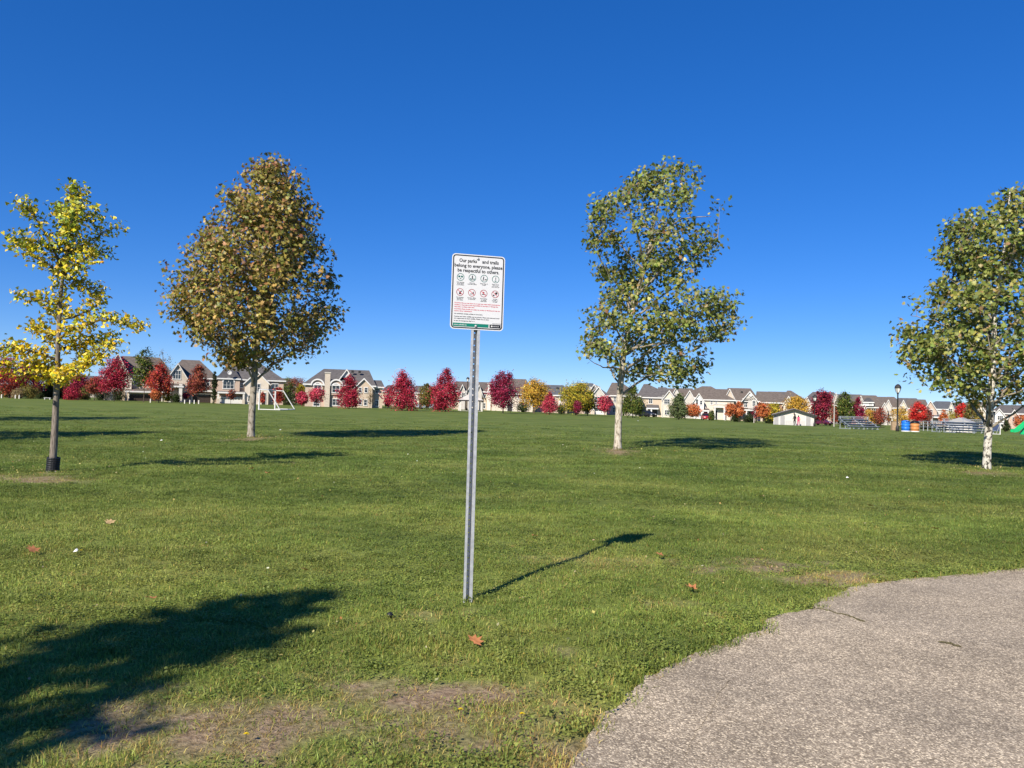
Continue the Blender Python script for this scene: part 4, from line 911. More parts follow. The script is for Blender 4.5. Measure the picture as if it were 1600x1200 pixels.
house('brown roofed house seen through branches left of mottled trunk', 204, 1500, 1552, 673, 641, 628, 1512, 1545, 'stucco', 'roof_brown', [('W', 1538, 1543, 646, 653), ('G', 1526, 1540, 632, 643, .6, 'stucco')])
house('pale gabled house right of the mottled white trunk', 204, 1548, 1620, 676, 646, 633, 1562, 1606, 'brick_pink', 'roof_grey',
      [('G', 1553, 1570, 638.5, 648, .8, 'white'), ('W', 1559, 1567, 650, 656, .8, 'n', {'cols': 3}), ('G', 1576, 1594, 640, 652, .8, 'brick_pink'), ('W', 1582, 1588, 652, 658, .8), ('P', 1555, 1572, 658, 661, 1.6, (0, .95))])

for k, (a_, b_, r_, rf_, lb) in enumerate(((1030, 1078, 608, 'roof_brown', 'house roof rising between the shed porch house and the white house'), (1108, 1150, 609, 'roof_brown', 'house roof rising behind the balcony'), (1200, 1236, 613, 'roof_grey', 'house roof rising behind the red brick house'), (1300, 1346, 617, 'roof_grey', 'house roof rising behind the green and yellow tree'),
        (1362, 1396, 621, 'roof_brown', 'house roof rising behind the white dormer'), (1404, 1432, 623, 'roof_grey', 'house roof rising right of the lamp post'), (1486, 1520, 630, 'roof_brown', 'house roof rising behind the olive conifer'), (690, 722, 602, 'roof_grey', 'house roof rising right of the tall crimson maple'), (824, 858, 604, 'roof_brown', 'house roof rising behind the golden tree'), (872, 908, 605, 'roof_slate', 'house roof rising behind the yellow-green tree'), (420, 462, 592, 'roof_brown', 'house roof rising behind the soccer goal'), (100, 172, 588, 'roof_slate', 'low dark roof between ginkgo and first crimson maple'))):
    a_ -= 9; b_ += 9; r_ -= 1
    house(lb, 232, a_, b_, r_ + 36, r_ + 12.5, r_, a_ + 9, b_ - 9, 'stucco' if k % 2 else 'brick_pink', rf_, [('W', a_ + 8, a_ + 12, r_ + 15, r_ + 21), ('W', b_ - 13, b_ - 9, r_ + 15, r_ + 21)], depth=10, fascia='offwhite')

# ================================================================== FAR TREES AND SHRUBS
PAL = dict(
    crimson=[(3, (.42, .026, .058)), (3, (.32, .020, .042)), (2, (.52, .060, .10)), (1.4, (.22, .016, .03)), (.8, (.34, .09, .06))],
    pinkred=[(3, (.55, .07, .11)), (2, (.45, .035, .07)), (1, (.62, .15, .15))],
    rust=[(3, (.30, .070, .045)), (2, (.38, .11, .05)), (2, (.20, .04, .04)), (1, (.13, .06, .035))],
    redorange=[(3, (.45, .06, .045)), (2, (.52, .12, .05)), (2, (.33, .03, .035)), (1, (.16, .03, .05))],
    purple=[(3, (.27, .018, .050)), (2, (.34, .035, .085)), (2, (.19, .012, .035)), (1, (.40, .10, .16))],
    gold=[(3, (.60, .34, .045)), (3, (.50, .28, .035)), (2, (.62, .42, .09)), (1, (.33, .22, .04))],
    yellowgreen=[(3, (.40, .32, .035)), (3, (.28, .26, .035)), (2, (.52, .36, .04)), (1, (.14, .16, .03))],
    green=[(3, (.085, .12, .025)), (3, (.12, .15, .03)), (2, (.055, .08, .02)), (1, (.22, .20, .04))],
    greygreen=[(3, (.10, .13, .05)), (3, (.14, .17, .07)), (1, (.06, .08, .03))],
    dark=[(3, (.035, .050, .018)), (2, (.05, .07, .022)), (1, (.03, .035, .015))],
    orange=[(3, (.58, .17, .06)), (3, (.50, .13, .045)), (1, (.64, .26, .10))],
    scarlet=[(3, (.66, .045, .035)), (3, (.55, .03, .03)), (1, (.70, .10, .06))],
    olive=[(3, (.17, .15, .04)), (2, (.22, .17, .045)), (2, (.11, .11, .03)), (1, (.28, .16, .05))],
    maroon=[(3, (.22, .020, .045)), (2, (.30, .03, .06)), (2, (.14, .012, .03)), (1, (.42, .06, .06))],
    tan=[(3, (.34, .25, .12)), (2, (.26, .19, .10))])
def far_tree(label, px, base_y, top_y, bot_y, wpx, D, pal, shape='oval', n=2600, leaf=.30, seed=0, name='tree', cat='tree', bark='bark', trunk_r=.13, lean=0.0, group=None, stems=1, dens=1.0):
    rng = np.random.default_rng(seed + 100); r = random.Random(seed)
    B = ground_at(px, D); mpx = D / F
    base_pix = to_px(B)[1]; hz = at_depth(px, base_pix, D).z
    zt = at_depth(px, top_y, D).z - B.z; zb = max(.05, at_depth(px, bot_y, D).z - B.z); w = wpx * mpx / 2
    root = empty(name, B, r.uniform(0, 6)); tag(root, label, cat, group)
    tr = MB(); hgt = zb + (zt - zb) * .85
    for s in range(stems):
        o = (s - (stems - 1) / 2) * .25
        pts = [(o, 0, -.3), (o + r.gauss(0, .05), r.gauss(0, .05), zb * .6), (o * 1.6 + r.gauss(0, .1), r.gauss(0, .1), zb + (zt - zb) * .3), (o * 2 + r.gauss(0, .15), r.gauss(0, .15), hgt)]
        c = curve([Vector(p) for p in pts], 4); m_ = len(c); tr.tube(c, [trunk_r * (1 - .88 * i / (m_ - 1)) for i in range(m_)], 7)
    tr.build('trunk', bark, root, True)
    # clumps through the volume
    n = int(n * 2.5); leaf *= .80; K = int(95 * dens); cl = []; rad = []
    while len(cl) < K:
        t = rng.random()
        if shape == 'cone': prof = (1 - t) ** .8 * (.35 + .65 * min(1, t / .16))
        elif shape == 'flame': prof = (.72 + .28 * math.sin(min(1, t / .3) * math.pi / 2)) * min(1, ((1 - t) / .72)) ** .8
        elif shape == 'round': prof = math.sqrt(max(0, 1 - (2 * t - 1) ** 2))
        else: prof = math.sqrt(max(0, 1 - (2 * t ** .85 - 1) ** 2)) * (1.05 - .25 * t)
        if rng.random() > prof + .08: continue
        rr = rng.random() ** .45 * prof; a = rng.uniform(0, 6.283)
        cl.append((rr * math.cos(a) * w, rr * math.sin(a) * w, zb + t * (zt - zb))); rad.append(max(.12, w * .21 * (.55 + .7 * rng.random()) * (.55 + .45 * prof)))
    cl = np.array(cl); rad = np.array(rad)
    br = MB()
    for k in range(0, K, 2):
        q = cl[k]; zz = max(zb * .8, q[2] - .55 * math.hypot(q[0], q[1]) - .2)
        br.tube([(0, 0, zz), (q[0] * .5, q[1] * .5, (zz + q[2]) / 2), tuple(q)], [.035, .022, .008], 4, False)
    br.build('branches', bark, root)['kind'] = 'stuff'
    i = rng.integers(0, K, n); g = rng.standard_normal((n, 3)); pos = cl[i] + g * rad[i][:, None] * np.array([1, 1, .95])
    pos[:, 2] = np.maximum(pos[:, 2], .06)
    out = pos - np.array([0, 0, (zb + zt) / 2 - .1 * (zt - zb)]); out /= np.linalg.norm(out, axis=1, keepdims=True) + 1e-6
    nr = out * .75 + np.array([0, 0, .25]) + .6 * rng.standard_normal((n, 3))
    clump_tone = (1 + .22 * rng.standard_normal(K))[i][:, None]
    v, f, c = scatter(DIA[0], DIA[1], pos, rotmats(nr, rng.uniform(0, 6.28, n)), leaf * rng.uniform(.7, 1.35, n), np.clip(pick(rng, PAL[pal], n) * np.clip(clump_tone, .5, 1.6), .003, .9))
    cr = obj('crown', mesh_np('crown', v, f, c), 'leaf_far', root); cr['kind'] = 'stuff'
    return root
T = far_tree; S = dict(name='shrub', cat='shrub', trunk_r=.05, leaf=.22)
# left edge
T('rust red tree at the far left edge behind the ginkgo', 14, 621, 562, 612, 62, 150, 'redorange', 'round', 3200, seed=1, stems=2)
T('dark purplish red tree filling the gap left of the ginkgo trunk', 52, 621, 572, 612, 40, 152, 'maroon', 'round', 2200, seed=2)
T('dark evergreen behind the ginkgo trunk', 78, 622, 588, 621, 26, 158, 'dark', 'cone', 2000, seed=3)
T('dark evergreen beside the low crimson shrub', 100, 622, 586, 621, 26, 160, 'dark', 'cone', 2000, seed=4)
T('olive shrub left of the ginkgo trunk at lawn edge', 46, 623, 602, 622, 26, 148, 'olive', 'round', 1300, seed=5, **S)
T('tan shrub near the far left edge of the lawn', 28, 622, 608, 622, 18, 147, 'tan', 'round', 900, seed=6, **S)
T('low crimson shrub right of the ginkgo trunk', 112, 624, 609, 624, 24, 146, 'crimson', 'round', 1300, seed=7, **S)
T('dull red tree right of the ginkgo trunk', 122, 624, 588, 612, 30, 150, 'maroon', 'oval', 1700, seed=8)
T('olive shrub under the rust tree near ginkgo', 133, 625, 605, 624, 18, 149, 'olive', 'round', 1000, seed=9, **S)
T('thin rust-leaved tree left of the first crimson maple', 147, 625, 590, 613, 26, 146, 'rust', 'oval', 1300, seed=10, trunk_r=.08)
T('first crimson maple from the left, next to the ginkgo', 178, 626, 561, 611, 50, 142, 'crimson', 'oval', 3000, seed=11, trunk_r=.1)
T('tall thin green tree before the wide gabled house', 224, 628, 546, 604, 34, 142, 'green', 'oval', 1500, leaf=.33, seed=12, trunk_r=.09)
T('nearly bare tree behind the red maple at the steep gable', 252, 628, 549, 596, 32, 170, 'tan', 'oval', 240, seed=13, trunk_r=.1)
T('red maple between wide gabled house and steep gable', 248, 628, 565, 612, 36, 140, 'redorange', 'flame', 2200, seed=14, trunk_r=.1)
T('low orange shrub under the red maple', 243, 628, 609, 623, 15, 139, 'orange', 'round', 800, seed=15, **S)
T('yellowish shrub beside the sloping porch', 262, 629, 606, 626, 14, 143, 'yellowgreen', 'oval', 700, seed=16, **S)
T('rust-brown tree before the double garage', 309, 630, 569, 614, 31, 141, 'rust', 'flame', 1900, seed=17, trunk_r=.09)
T('narrow dark columnar evergreen between two garages', 334, 631, 580, 630, 8, 152, 'dark', 'oval', 1600, leaf=.2, seed=18, name='columnar_evergreen')
T('small red shrub against the dark double garage', 290, 629, 614, 622, 9, 150, 'maroon', 'round', 500, seed=19, **S)
T('thin young red tree before the white garage', 361, 631, 608, 623, 14, 140, 'rust', 'oval', 160, seed=20, trunk_r=.05)
T('small red tree behind the soccer goal', 435, 633, 606, 628, 16, 150, 'redorange', 'oval', 900, seed=21, trunk_r=.06)
T('small red shrub left inside the soccer goal', 409, 632, 612, 630, 10, 152, 'redorange', 'oval', 400, seed=22, **S)
T('dark green tree right of the soccer goal', 447, 633, 590, 630, 26, 185, 'green', 'oval', 1600, seed=23)
T('orange tree over the rooftops left of the chimney house', 464, 633, 591, 620, 30, 215, 'rust', 'round', 1500, seed=24)
T('yellow-green tree beside the chimney house', 470, 634, 600, 630, 18, 190, 'yellowgreen', 'oval', 1100, seed=25)
T('dark shrub left of the chimney house', 452, 633, 616, 632, 26, 165, 'dark', 'round', 900, seed=26, **S)
T('pale red shrubby tree at the chimney house corner', 472, 634, 613, 631, 17, 138, 'pinkred', 'round', 800, seed=27, trunk_r=.05)
T('coral red tree under the first arched window', 494, 634, 607, 627, 27, 138, 'pinkred', 'round', 900, leaf=.26, seed=28, trunk_r=.06)
T('conical crimson maple before the chimney house', 545, 637, 586, 634, 35, 132, 'crimson', 'flame', 3000, leaf=.26, seed=29)
T('thin nearly bare tree before the chimney house', 578, 637, 607, 630, 14, 134, 'tan', 'oval', 90, leaf=.2, seed=30, trunk_r=.05)
T('dark shrub at the right end of the chimney house', 606, 637, 620, 636, 12, 165, 'dark', 'round', 500, seed=31, **S)
T('large crimson maple right of the chimney house', 627, 638, 582, 636, 50, 126, 'crimson', 'flame', 3900, leaf=.26, seed=32)
T('olive and red tree between the two large crimson maples', 666, 639, 600, 635, 27, 150, 'olive', 'oval', 1700, seed=33)
T('tall crimson maple just left of the sign post', 695, 640, 577, 637, 46, 128, 'crimson', 'flame', 3900, leaf=.26, seed=34)
T('purple-red maple right of the sign post', 786, 643, 582, 636, 47, 130, 'purple', 'oval', 3900, leaf=.26, seed=35)
T('golden orange tree beside the purple maple', 834, 645, 595, 634, 46, 150, 'gold', 'round', 3000, seed=36, stems=3)
T('dark shrub under the golden tree', 818, 645, 627, 644, 22, 158, 'dark', 'round', 800, seed=37, **S)
T('small pink-red maple next to the golden tree', 858, 646, 613, 643, 24, 135, 'pinkred', 'flame', 1700, leaf=.24, seed=38, trunk_r=.07)
T('low dark shrub right of the pink-red maple', 877, 647, 633, 646, 20, 150, 'dark', 'round', 700, seed=39, **S)
T('yellow-green tree with purple sapling in front', 900, 648, 601, 640, 50, 142, 'yellowgreen', 'round', 3300, leaf=.3, seed=40, stems=2)
T('green tree touching the yellow-green tree', 918, 649, 612, 643, 24, 143, 'green', 'oval', 1300, seed=41)
T('purple sapling before the yellow-green tree', 902, 648, 626, 645, 15, 137, 'purple', 'oval', 600, leaf=.2, seed=42, trunk_r=.05)
T('small pink-red tree before the white garage house', 944, 651, 619, 642, 25, 142, 'pinkred', 'round', 1100, leaf=.26, seed=43, trunk_r=.06)
T('dark green tree just right of the pale leaning trunk', 988, 654, 603, 645, 36, 140, 'green', 'flame', 2600, seed=44)
T('grey-green tree before the shed porch house', 1060, 657, 615, 651, 30, 142, 'greygreen', 'flame', 2200, seed=45)
T('small orange tree left of the red car', 1083, 658, 632, 650, 23, 142, 'orange', 'round', 1100, leaf=.26, seed=46, trunk_r=.05)
T('left of the twin orange trees before the white gables', 1141, 660, 631, 650, 17, 140, 'orange', 'round', 800, leaf=.26, seed=47, trunk_r=.05)
T('right of the twin orange trees before the white gables', 1155, 660, 628, 651, 16, 141, 'orange', 'oval', 800, leaf=.26, seed=48, trunk_r=.05)
T('small green shrub beside the red car', 1112, 659, 641, 656, 10, 160, 'green', 'oval', 500, seed=49, **S)
T('purplish sapling before the long brown ridge house', 1180, 661, 634, 653, 12, 145, 'maroon', 'oval', 220, leaf=.22, seed=50, trunk_r=.05)
T('coral orange tree before the red brick house', 1192, 661, 630, 652, 20, 142, 'orange', 'round', 900, leaf=.26, seed=51, trunk_r=.05)
T('yellow-green shrub at the left end of the hut', 1208, 662, 632, 655, 26, 150, 'yellowgreen', 'round', 1300, seed=52)
T('gold tree rising behind the hut roof', 1243, 664, 622, 652, 34, 152, 'gold', 'round', 1900, seed=53)
T('maroon maple right of the hut', 1284, 665, 611, 655, 36, 150, 'maroon', 'oval', 2800, seed=54)
T('dark shrub right of the hut', 1268, 665, 648, 664, 12, 148, 'dark', 'round', 500, seed=55, **S)
T('green and yellow tree right of the maroon maple', 1318, 667, 615, 662, 33, 140, 'green', 'oval', 2600, seed=56)
T('brownish sapling left of the green and yellow tree', 1303, 666, 634, 660, 12, 138, 'rust', 'oval', 400, leaf=.22, seed=57, trunk_r=.05)
T('slim crimson maple right of the green and yellow tree', 1340, 668, 620, 657, 21, 142, 'purple', 'flame', 1700, leaf=.26, seed=58, trunk_r=.08)
T('gold shrub above the grey bleachers', 1358, 668, 640, 664, 20, 150, 'gold', 'round', 1000, seed=59, **S)
T('rusty shrub between gold shrub and lamp post', 1376, 669, 638, 662, 22, 148, 'rust', 'round', 1100, seed=60, **S)
T('golden shrub behind the lamp post', 1408, 670, 639, 664, 38, 160, 'gold', 'round', 1600, seed=61, **S)
T('bright scarlet round tree behind the barrels', 1434, 671, 629, 658, 23, 150, 'scarlet', 'round', 1900, leaf=.26, seed=62, trunk_r=.07)
T('pale rust shrub right of the scarlet tree', 1449, 671, 640, 662, 14, 152, 'rust', 'round', 600, seed=63, **S)
T('small orange-red tree above the railing', 1474, 672, 640, 662, 16, 150, 'orange', 'cone', 700, leaf=.25, seed=64, trunk_r=.05)
T('yellow and olive shrub above the right bleachers', 1490, 672, 643, 664, 22, 151, 'yellowgreen', 'round', 900, seed=65, **S)
T('red tree beside the olive conifer', 1503, 673, 629, 660, 18, 150, 'scarlet', 'oval', 1000, seed=66, trunk_r=.07)
T('olive brown conifer left of the mottled trunk', 1521, 674, 612, 667, 29, 135, 'olive', 'cone', 2500, seed=67)
T('small dark shrub right of the mottled trunk', 1572, 677, 657, 673, 11, 140, 'dark', 'oval', 500, seed=68, **S)
T('orange shrub above the green slide', 1594, 678, 650, 667, 20, 150, 'orange', 'round', 800, seed=69, **S)
for k, (a, b, p, w_, lb) in enumerate([(1365, 657, 'dark', 34, 'dark hedge behind the left bleachers'), (1445, 659, 'dark', 42, 'dark hedge behind the railing'), (1172, 648, 'dark', 20, 'dark shrub under the gables by the hut'), (1202, 649, 'dark', 16, 'dark shrub beside the hut door'),
                                       (1150, 648, 'dark', 14, 'dark shrub under the twin orange trees'), (275, 616, 'dark', 12, 'dark shrub in the sloping porch'), (688, 628, 'dark', 18, 'dark shrub behind the tall crimson maple')]):
    T(lb, a, 0, b, 700, w_, 158, p, 'round', 800, seed=80 + k, **S)

for k, (a_, t_, w_, p_, lb) in enumerate(((64, 602, 22, 'dark', 'dark shrub beside the white bench'), (90, 600, 22, 'dark', 'dark shrub just right of the ginkgo trunk'), (126, 600, 24, 'dark', 'dark shrub behind the dull red tree'), (158, 604, 24, 'dark', 'dark shrub left of the first crimson maple stem'), (186, 608, 20, 'dark', 'dark shrub under the first crimson maple'), (8, 606, 26, 'olive', 'olive shrub at the extreme left edge'))):
    T(lb, a_, 0, t_, 700, w_, 160, p_, 'round', 900, seed=120 + k, **S)

# ================================================================== PARK THINGS
# soccer goal
P0 = ground_px(404, 632.5); P0.y = P0.y
Dg = 92.0; A = ground_at(404.5, Dg); Bp = ground_at(429.5, Dg + 7.0)
goal = empty('soccer_goal', A); tag(goal, 'white soccer goal frame seen from the side', 'goal')
cross = (Bp - A); cross.z = 0; cdir = cross.normalized(); back = Vector((cdir.y, -cdir.x, 0)); Hg = 2.44
q0, q1 = Vector((0, 0, 0)), cross
for q in (q0, q1):
    MB().tube([q + Vector((0, 0, -.1)), q + Vector((0, 0, Hg))], .095, 10).build('upright', 'white', goal)
    MB().tube([q + Vector((0, 0, Hg - .04)), q + back * 1.0 + Vector((0, 0, Hg - .06)), q + back * 2.5 + Vector((0, 0, .05))], .06, 8).build('side_brace', 'white', goal)
    MB().tube([q + Vector((0, 0, .06)), q + back * 2.5 + Vector((0, 0, .06))], .05, 8).build('ground_bar', 'white', goal)
MB().tube([q0 + Vector((0, 0, Hg)), q1 + Vector((0, 0, Hg))], .06, 8).build('crossbar', 'white', goal)
MB().tube([q0 + back * 2.5 + Vector((0, 0, .06)), q1 + back * 2.5 + Vector((0, 0, .06))], .05, 8).build('ground_bar', 'white', goal)
# small goal at the right
A = ground_at(1539, 74); sg_ = empty('small_goal', A, R(-8)); tag(sg_, 'small white goal frame behind the mottled trunk', 'goal')
for x in (0, 1.35):
    MB().tube([(x, 0, -.1), (x, 0, 1.0)], .04, 8).build('upright', 'white', sg_); MB().tube([(x, 0, 1.0), (x, .8, .03)], .03, 8).build('side_brace', 'white', sg_)
MB().tube([(-.04, 0, 1.0), (1.39, 0, 1.0)], .04, 8).build('crossbar', 'white', sg_); MB().tube([(0, 0, .03), (1.35, 0, .03)], .03, 8).build('ground_bar', 'white', sg_)
# gazebo
G0 = ground_at(734.5, 150); gaz = empty('gazebo', G0, R(8)); tag(gaz, 'small open gazebo with pale pyramid roof behind the sign post', 'gazebo')
hw_ = 2.35
for sx_ in (-1, 1):
    for sy_ in (-1, 1): MB().box(sx_ * hw_ * .88 - .12, sx_ * hw_ * .88 + .12, sy_ * hw_ * .88 - .12, sy_ * hw_ * .88 + .12, -.5, 2.1).build('post', 'offwhite', gaz)
rf = MB().add([(-hw_, -hw_, 2.12), (hw_, -hw_, 2.12), (hw_, hw_, 2.12), (-hw_, hw_, 2.12), (0, 0, 3.45)], [(0, 1, 4), (1, 2, 4), (2, 3, 4), (3, 0, 4), (3, 2, 1, 0)]).build('roof', 'gazebo_roof', gaz)
MB().box(-hw_ - .02, hw_ + .02, -hw_ - .04, -hw_ + .06, 1.88, 2.11).box(-hw_ - .02, hw_ + .02, hw_ - .06, hw_ + .04, 1.88, 2.11).box(-hw_ - .02, -hw_ + .06, -hw_ + .061, hw_ - .061, 1.88, 2.11).box(hw_ - .06, hw_ + .02, -hw_ + .061, hw_ - .061, 1.88, 2.11).build('fascia', 'dark_paint', rf)
MB().box(-hw_ * .9, hw_ * .9, -hw_ * .9, hw_ * .9, -.4, .06).build('floor_slab', 'concrete', gaz)
# lamp posts
def lamp(label, px, D, top_y, col='dark_paint', r=.075):
    B = ground_at(px, D); h = at_depth(px, top_y, D).z - B.z; o = empty('lamp_post', B); tag(o, label, 'lamp post')
    MB().lathe([(.16, -.1), (.16, .35), (.11, .5), (r, .6), (r * .8, h - 1.0), (.10, h - .98), (.10, h - .85)], 12).build('pole', col, o, True)
    hd = MB().lathe([(.12, h - .85), (.15, h - .80), (.26, h - .42), (.26, h - .40)], 12).build('lantern', 'lamp_glass', o)
    MB().lathe([(.30, h - .41), (.31, h - .36), (.27, h - .2), (.14, h - .05), (.03, h)], 12).build('lantern_cap', col, o)
    k = MB()
    for i in range(4):
        a = R(45 + 90 * i); k.bar((.155 * math.cos(a), .155 * math.sin(a), h - .82), (.285 * math.cos(a), .285 * math.sin(a), h - .38), .05)
    k.build('cage', col, hd)
lamp('dark lantern lamp post beside the blue and orange barrels', 1402, 76, 600)
lamp('lantern lamp post at the right corner of the hut', 1272.5, 112, 617)
lamp('lantern lamp post half hidden behind the sign post', 729.5, 150, 589)
B = ground_at(614, 190); sl = empty('street_light', B); tag(sl, 'thin grey street light pole above the crimson maple', 'street light')
MB().tube([(0, 0, -.2), (0, 0, 7.5), (.1, 0, 8.6), (.5, 0, 9.2), (1.1, 0, 9.4)], [.09, .07, .05, .05, .05], 8).build('pole', 'concrete', sl); MB().box(.9, 1.5, -.12, .12, 9.36, 9.48).build('lamp_head', 'concrete', sl)
for px, ty, D, lb in ((1035, 618, 178, 'thin grey pole before the shed porch house'), (1133, 632, 176, 'thin grey pole under the balcony'), (1178, 634, 150, 'thin grey pole before the long brown ridge house'), (1303, 634, 130, 'thin pinkish pole left of the green and yellow tree')):
    B = ground_at(px, D); h = at_depth(px, ty, D).z - B.z; o = empty('utility_pole', B); tag(o, lb, 'pole')
    MB().tube([(0, 0, -.2), (0, 0, h)], [.10, .07], 8).build('shaft', 'concrete', o); MB().box(-.12, .3, -.08, .08, h, h + .12).build('pole_head', 'concrete', o)
# barrels
def barrel(label, px, D, m, lid):
    B = ground_at(px, D); o = empty('waste_barrel', B); tag(o, label, 'barrel', 'waste barrels by the lamp post')
    MB().lathe([(.37, 0), (.39, .03), (.39, .28), (.41, .30), (.41, .33), (.39, .35), (.39, .58), (.41, .60), (.41, .63), (.39, .65), (.39, .86)], 20).build('drum', m, o, True)
    MB().lathe([(.385, .002), (.405, .004), (.405, .09), (.385, .092)], 20).build('base_ring', 'paper', o)
    ld = MB().lathe([(.415, .84), (.415, .90), (.36, 1.02), (.20, 1.10), (.02, 1.12)], 20).build('lid', lid, o, True)
    MB().box(-.16, .16, -.375, -.25, .93, 1.03).build('flap', 'black', ld)
barrel('blue waste barrel right of the lamp post', 1415, 76.5, 'blue_plastic', 'blue_plastic')
barrel('orange-brown waste barrel with black lid', 1429.5, 76, 'orange_plastic', 'black')
B = ground_at(1397.5, 84); ub = empty('utility_box', B); tag(ub, 'tan wooden box behind the lamp post', 'box')
MB().box(-.32, .32, -.2, .2, -.1, .95).build('cabinet', 'wood', ub); MB().box(-.36, .36, -.24, .24, .951, 1.0).build('lid', 'wood', ub)
# bleachers
def bleacher(label, px, D, length, rows, rz, rise=.24, run=.52, z0=.30):
    B = ground_at(px, D); o = empty('bleacher', B, rz); tag(o, label, 'bleacher', 'grey aluminium bleachers by the field')
    for i in range(rows):
        y, z = i * run, z0 + i * rise
        MB().box(-length / 2, length / 2, y, y + .26, z, z + .05).build('seat_plank', 'alu', o)
        MB().box(-length / 2, length / 2, y + .262, y + .28, z - .13, z + .035).build('riser_plank', 'alu', o)
        if i: MB().box(-length / 2, length / 2, y - .24, y - .02, z - .26, z - .22).build('foot_plank', 'alu', o)
    nf = max(2, int(length / 1.5) + 1)
    for k in range(nf):
        x = -length / 2 + .2 + (length - .4) * k / (nf - 1); f = MB(); yb = (rows - 1) * run + .2; zt_ = z0 + (rows - 1) * rise
        f.bar((x, .12, z0), (x, yb, zt_), .05); f.bar((x, 0, .03), (x, yb + .1, .03), .06); f.bar((x, yb, .03), (x, yb, zt_ + .32), .05); f.bar((x, .12, .03), (x, .12, z0), .05); f.bar((x, yb * .5, .03), (x, yb * .5, (z0 + zt_) / 2), .05)
        f.build('frame', 'alu_light', o)
    rl = MB()
    for z in (zt_ + .18, zt_ + .32): rl.bar((-length / 2, yb + .03, z), (length / 2, yb + .03, z), .045)
    rl.build('guard_rail', 'alu_light', o)
bleacher('grey bleachers below the green and yellow tree', 1351, 84, 3.9, 4, R(14))
bleacher('right-hand grey bleachers beside the mottled trunk', 1523, 76, 4.4, 4, R(4))
bleacher('grey bleachers with open frames before the white shelter', 1485, 78, 2.6, 3, R(6))
# railing
ra, rb2 = ground_at(1430, 92), ground_at(1486, 82); fr = empty('railing', ra); tag(fr, 'low grey metal railing right of the barrels', 'railing')
dv = rb2 - ra; nP = 9
for i in range(nP):
    p = dv * (i / (nP - 1)); MB().tube([p + Vector((0, 0, -.1)), p + Vector((0, 0, 1.1))], .04, 6).build('post', 'galv', fr)
for z in (.45, .8, 1.1): MB().tube([Vector((0, 0, z)), dv + Vector((0, 0, z))], .028, 6).build('rail', 'galv', fr)
# storage shelter behind the bleachers
B = ground_at(1502, 88); sh = empty('storage_shelter', B, R(-40)); tag(sh, 'small pale shelter with low gable roof behind the bleachers', 'shelter')
MB().box(-1.3, 1.3, -1.3, 1.3, -.2, 1.05).build('wall', 'offwhite', sh)
MB().prism([(-1.5, 1.0), (1.5, 1.0), (0, 1.65)], -1.45, 1.45).build('roof', 'hut_roof', sh); MB().box(-.5, .5, -1.33, -1.28, 0, .9).build('door', 'white', sh)
# park hut
B = ground_at(1240.5, 118); hut = empty('park_hut', B, -math.atan2(B.x, B.y) + R(2)); tag(hut, 'low beige park hut with shallow gable roof and grey doors', 'hut')
hw2, he = 2.86, 1.55
MB().prism([(-hw2, .72), (hw2, .72), (hw2, he), (0, he + .88), (-hw2, he)], 0, 6).build('wall', 'hut_wall', hut); MB().box(-hw2 - .03, hw2 + .03, -.03, 6.03, -.3, .719).build('plinth', 'hut_base', hut)
rfh = MB(); fah = MB()
for sg2 in (-1, 1):
    s_ = .88 / hw2; ox = sg2 * (hw2 + .35); v = [(0, -.45, he + 1.02), (ox, -.45, he + .14 - .35 * s_), (ox, -.45, he + .02 - .35 * s_), (0, -.45, he + .90)]; v += [(x, 6.4, z) for x, _, z in v]
    fs = [(0, 1, 2, 3), (7, 6, 5, 4), (0, 4, 5, 1), (1, 5, 6, 2), (2, 6, 7, 3), (3, 7, 4, 0)]; rfh.add(v, fs)
    v2 = [(0, -.52, he + 1.0), (ox, -.52, he + .12 - .35 * s_), (ox, -.52, he - .12 - .35 * s_), (0, -.52, he + .76)]; v2 += [(x, -.453, z) for x, _, z in v2]; fah.add(v2, fs)
hr_ = rfh.build('roof', 'hut_roof', hut); fah.build('fascia', 'dark_paint', hr_)
for x in (-1.65, 2.05, -2.55):
    d_ = MB().box(x - .33, x + .33, -.06, .02, 0, 1.42).build('door', 'hut_door', hut); MB().box(x - .40, x - .331, -.08, .01, 0, 1.5).box(x + .331, x + .40, -.08, .01, 0, 1.5).build('door_frame', 'white', d_)
MB().box(-.08, .08, -.14, 0, 1.68, 1.95).build('wall_light', 'dark_paint', hut)
# pathway strip at the right and play area
rowp = [(1428, 671), (1462, 673.2), (1520, 676), (1562, 678.3), (1620, 681.5), (1700, 686)]
pv = []; pf = []
for i, (a, b) in enumerate(rowp):
    p = ground_px(a, b); pv += [(p.x, p.y, gz(p.x, p.y) + .015), (p.x + .4, p.y + 3.0, gz(p.x + .4, p.y + 3.0) + .015)]
pf = [(2 * i, 2 * i + 2, 2 * i + 3, 2 * i + 1) for i in range(len(rowp) - 1)]
me = bpy.data.meshes.new('pathway'); me.from_pydata(pv, [], pf); tag(obj('pathway', me, 'concrete'), 'pale concrete pathway by the bleachers', 'pathway', kind='structure')
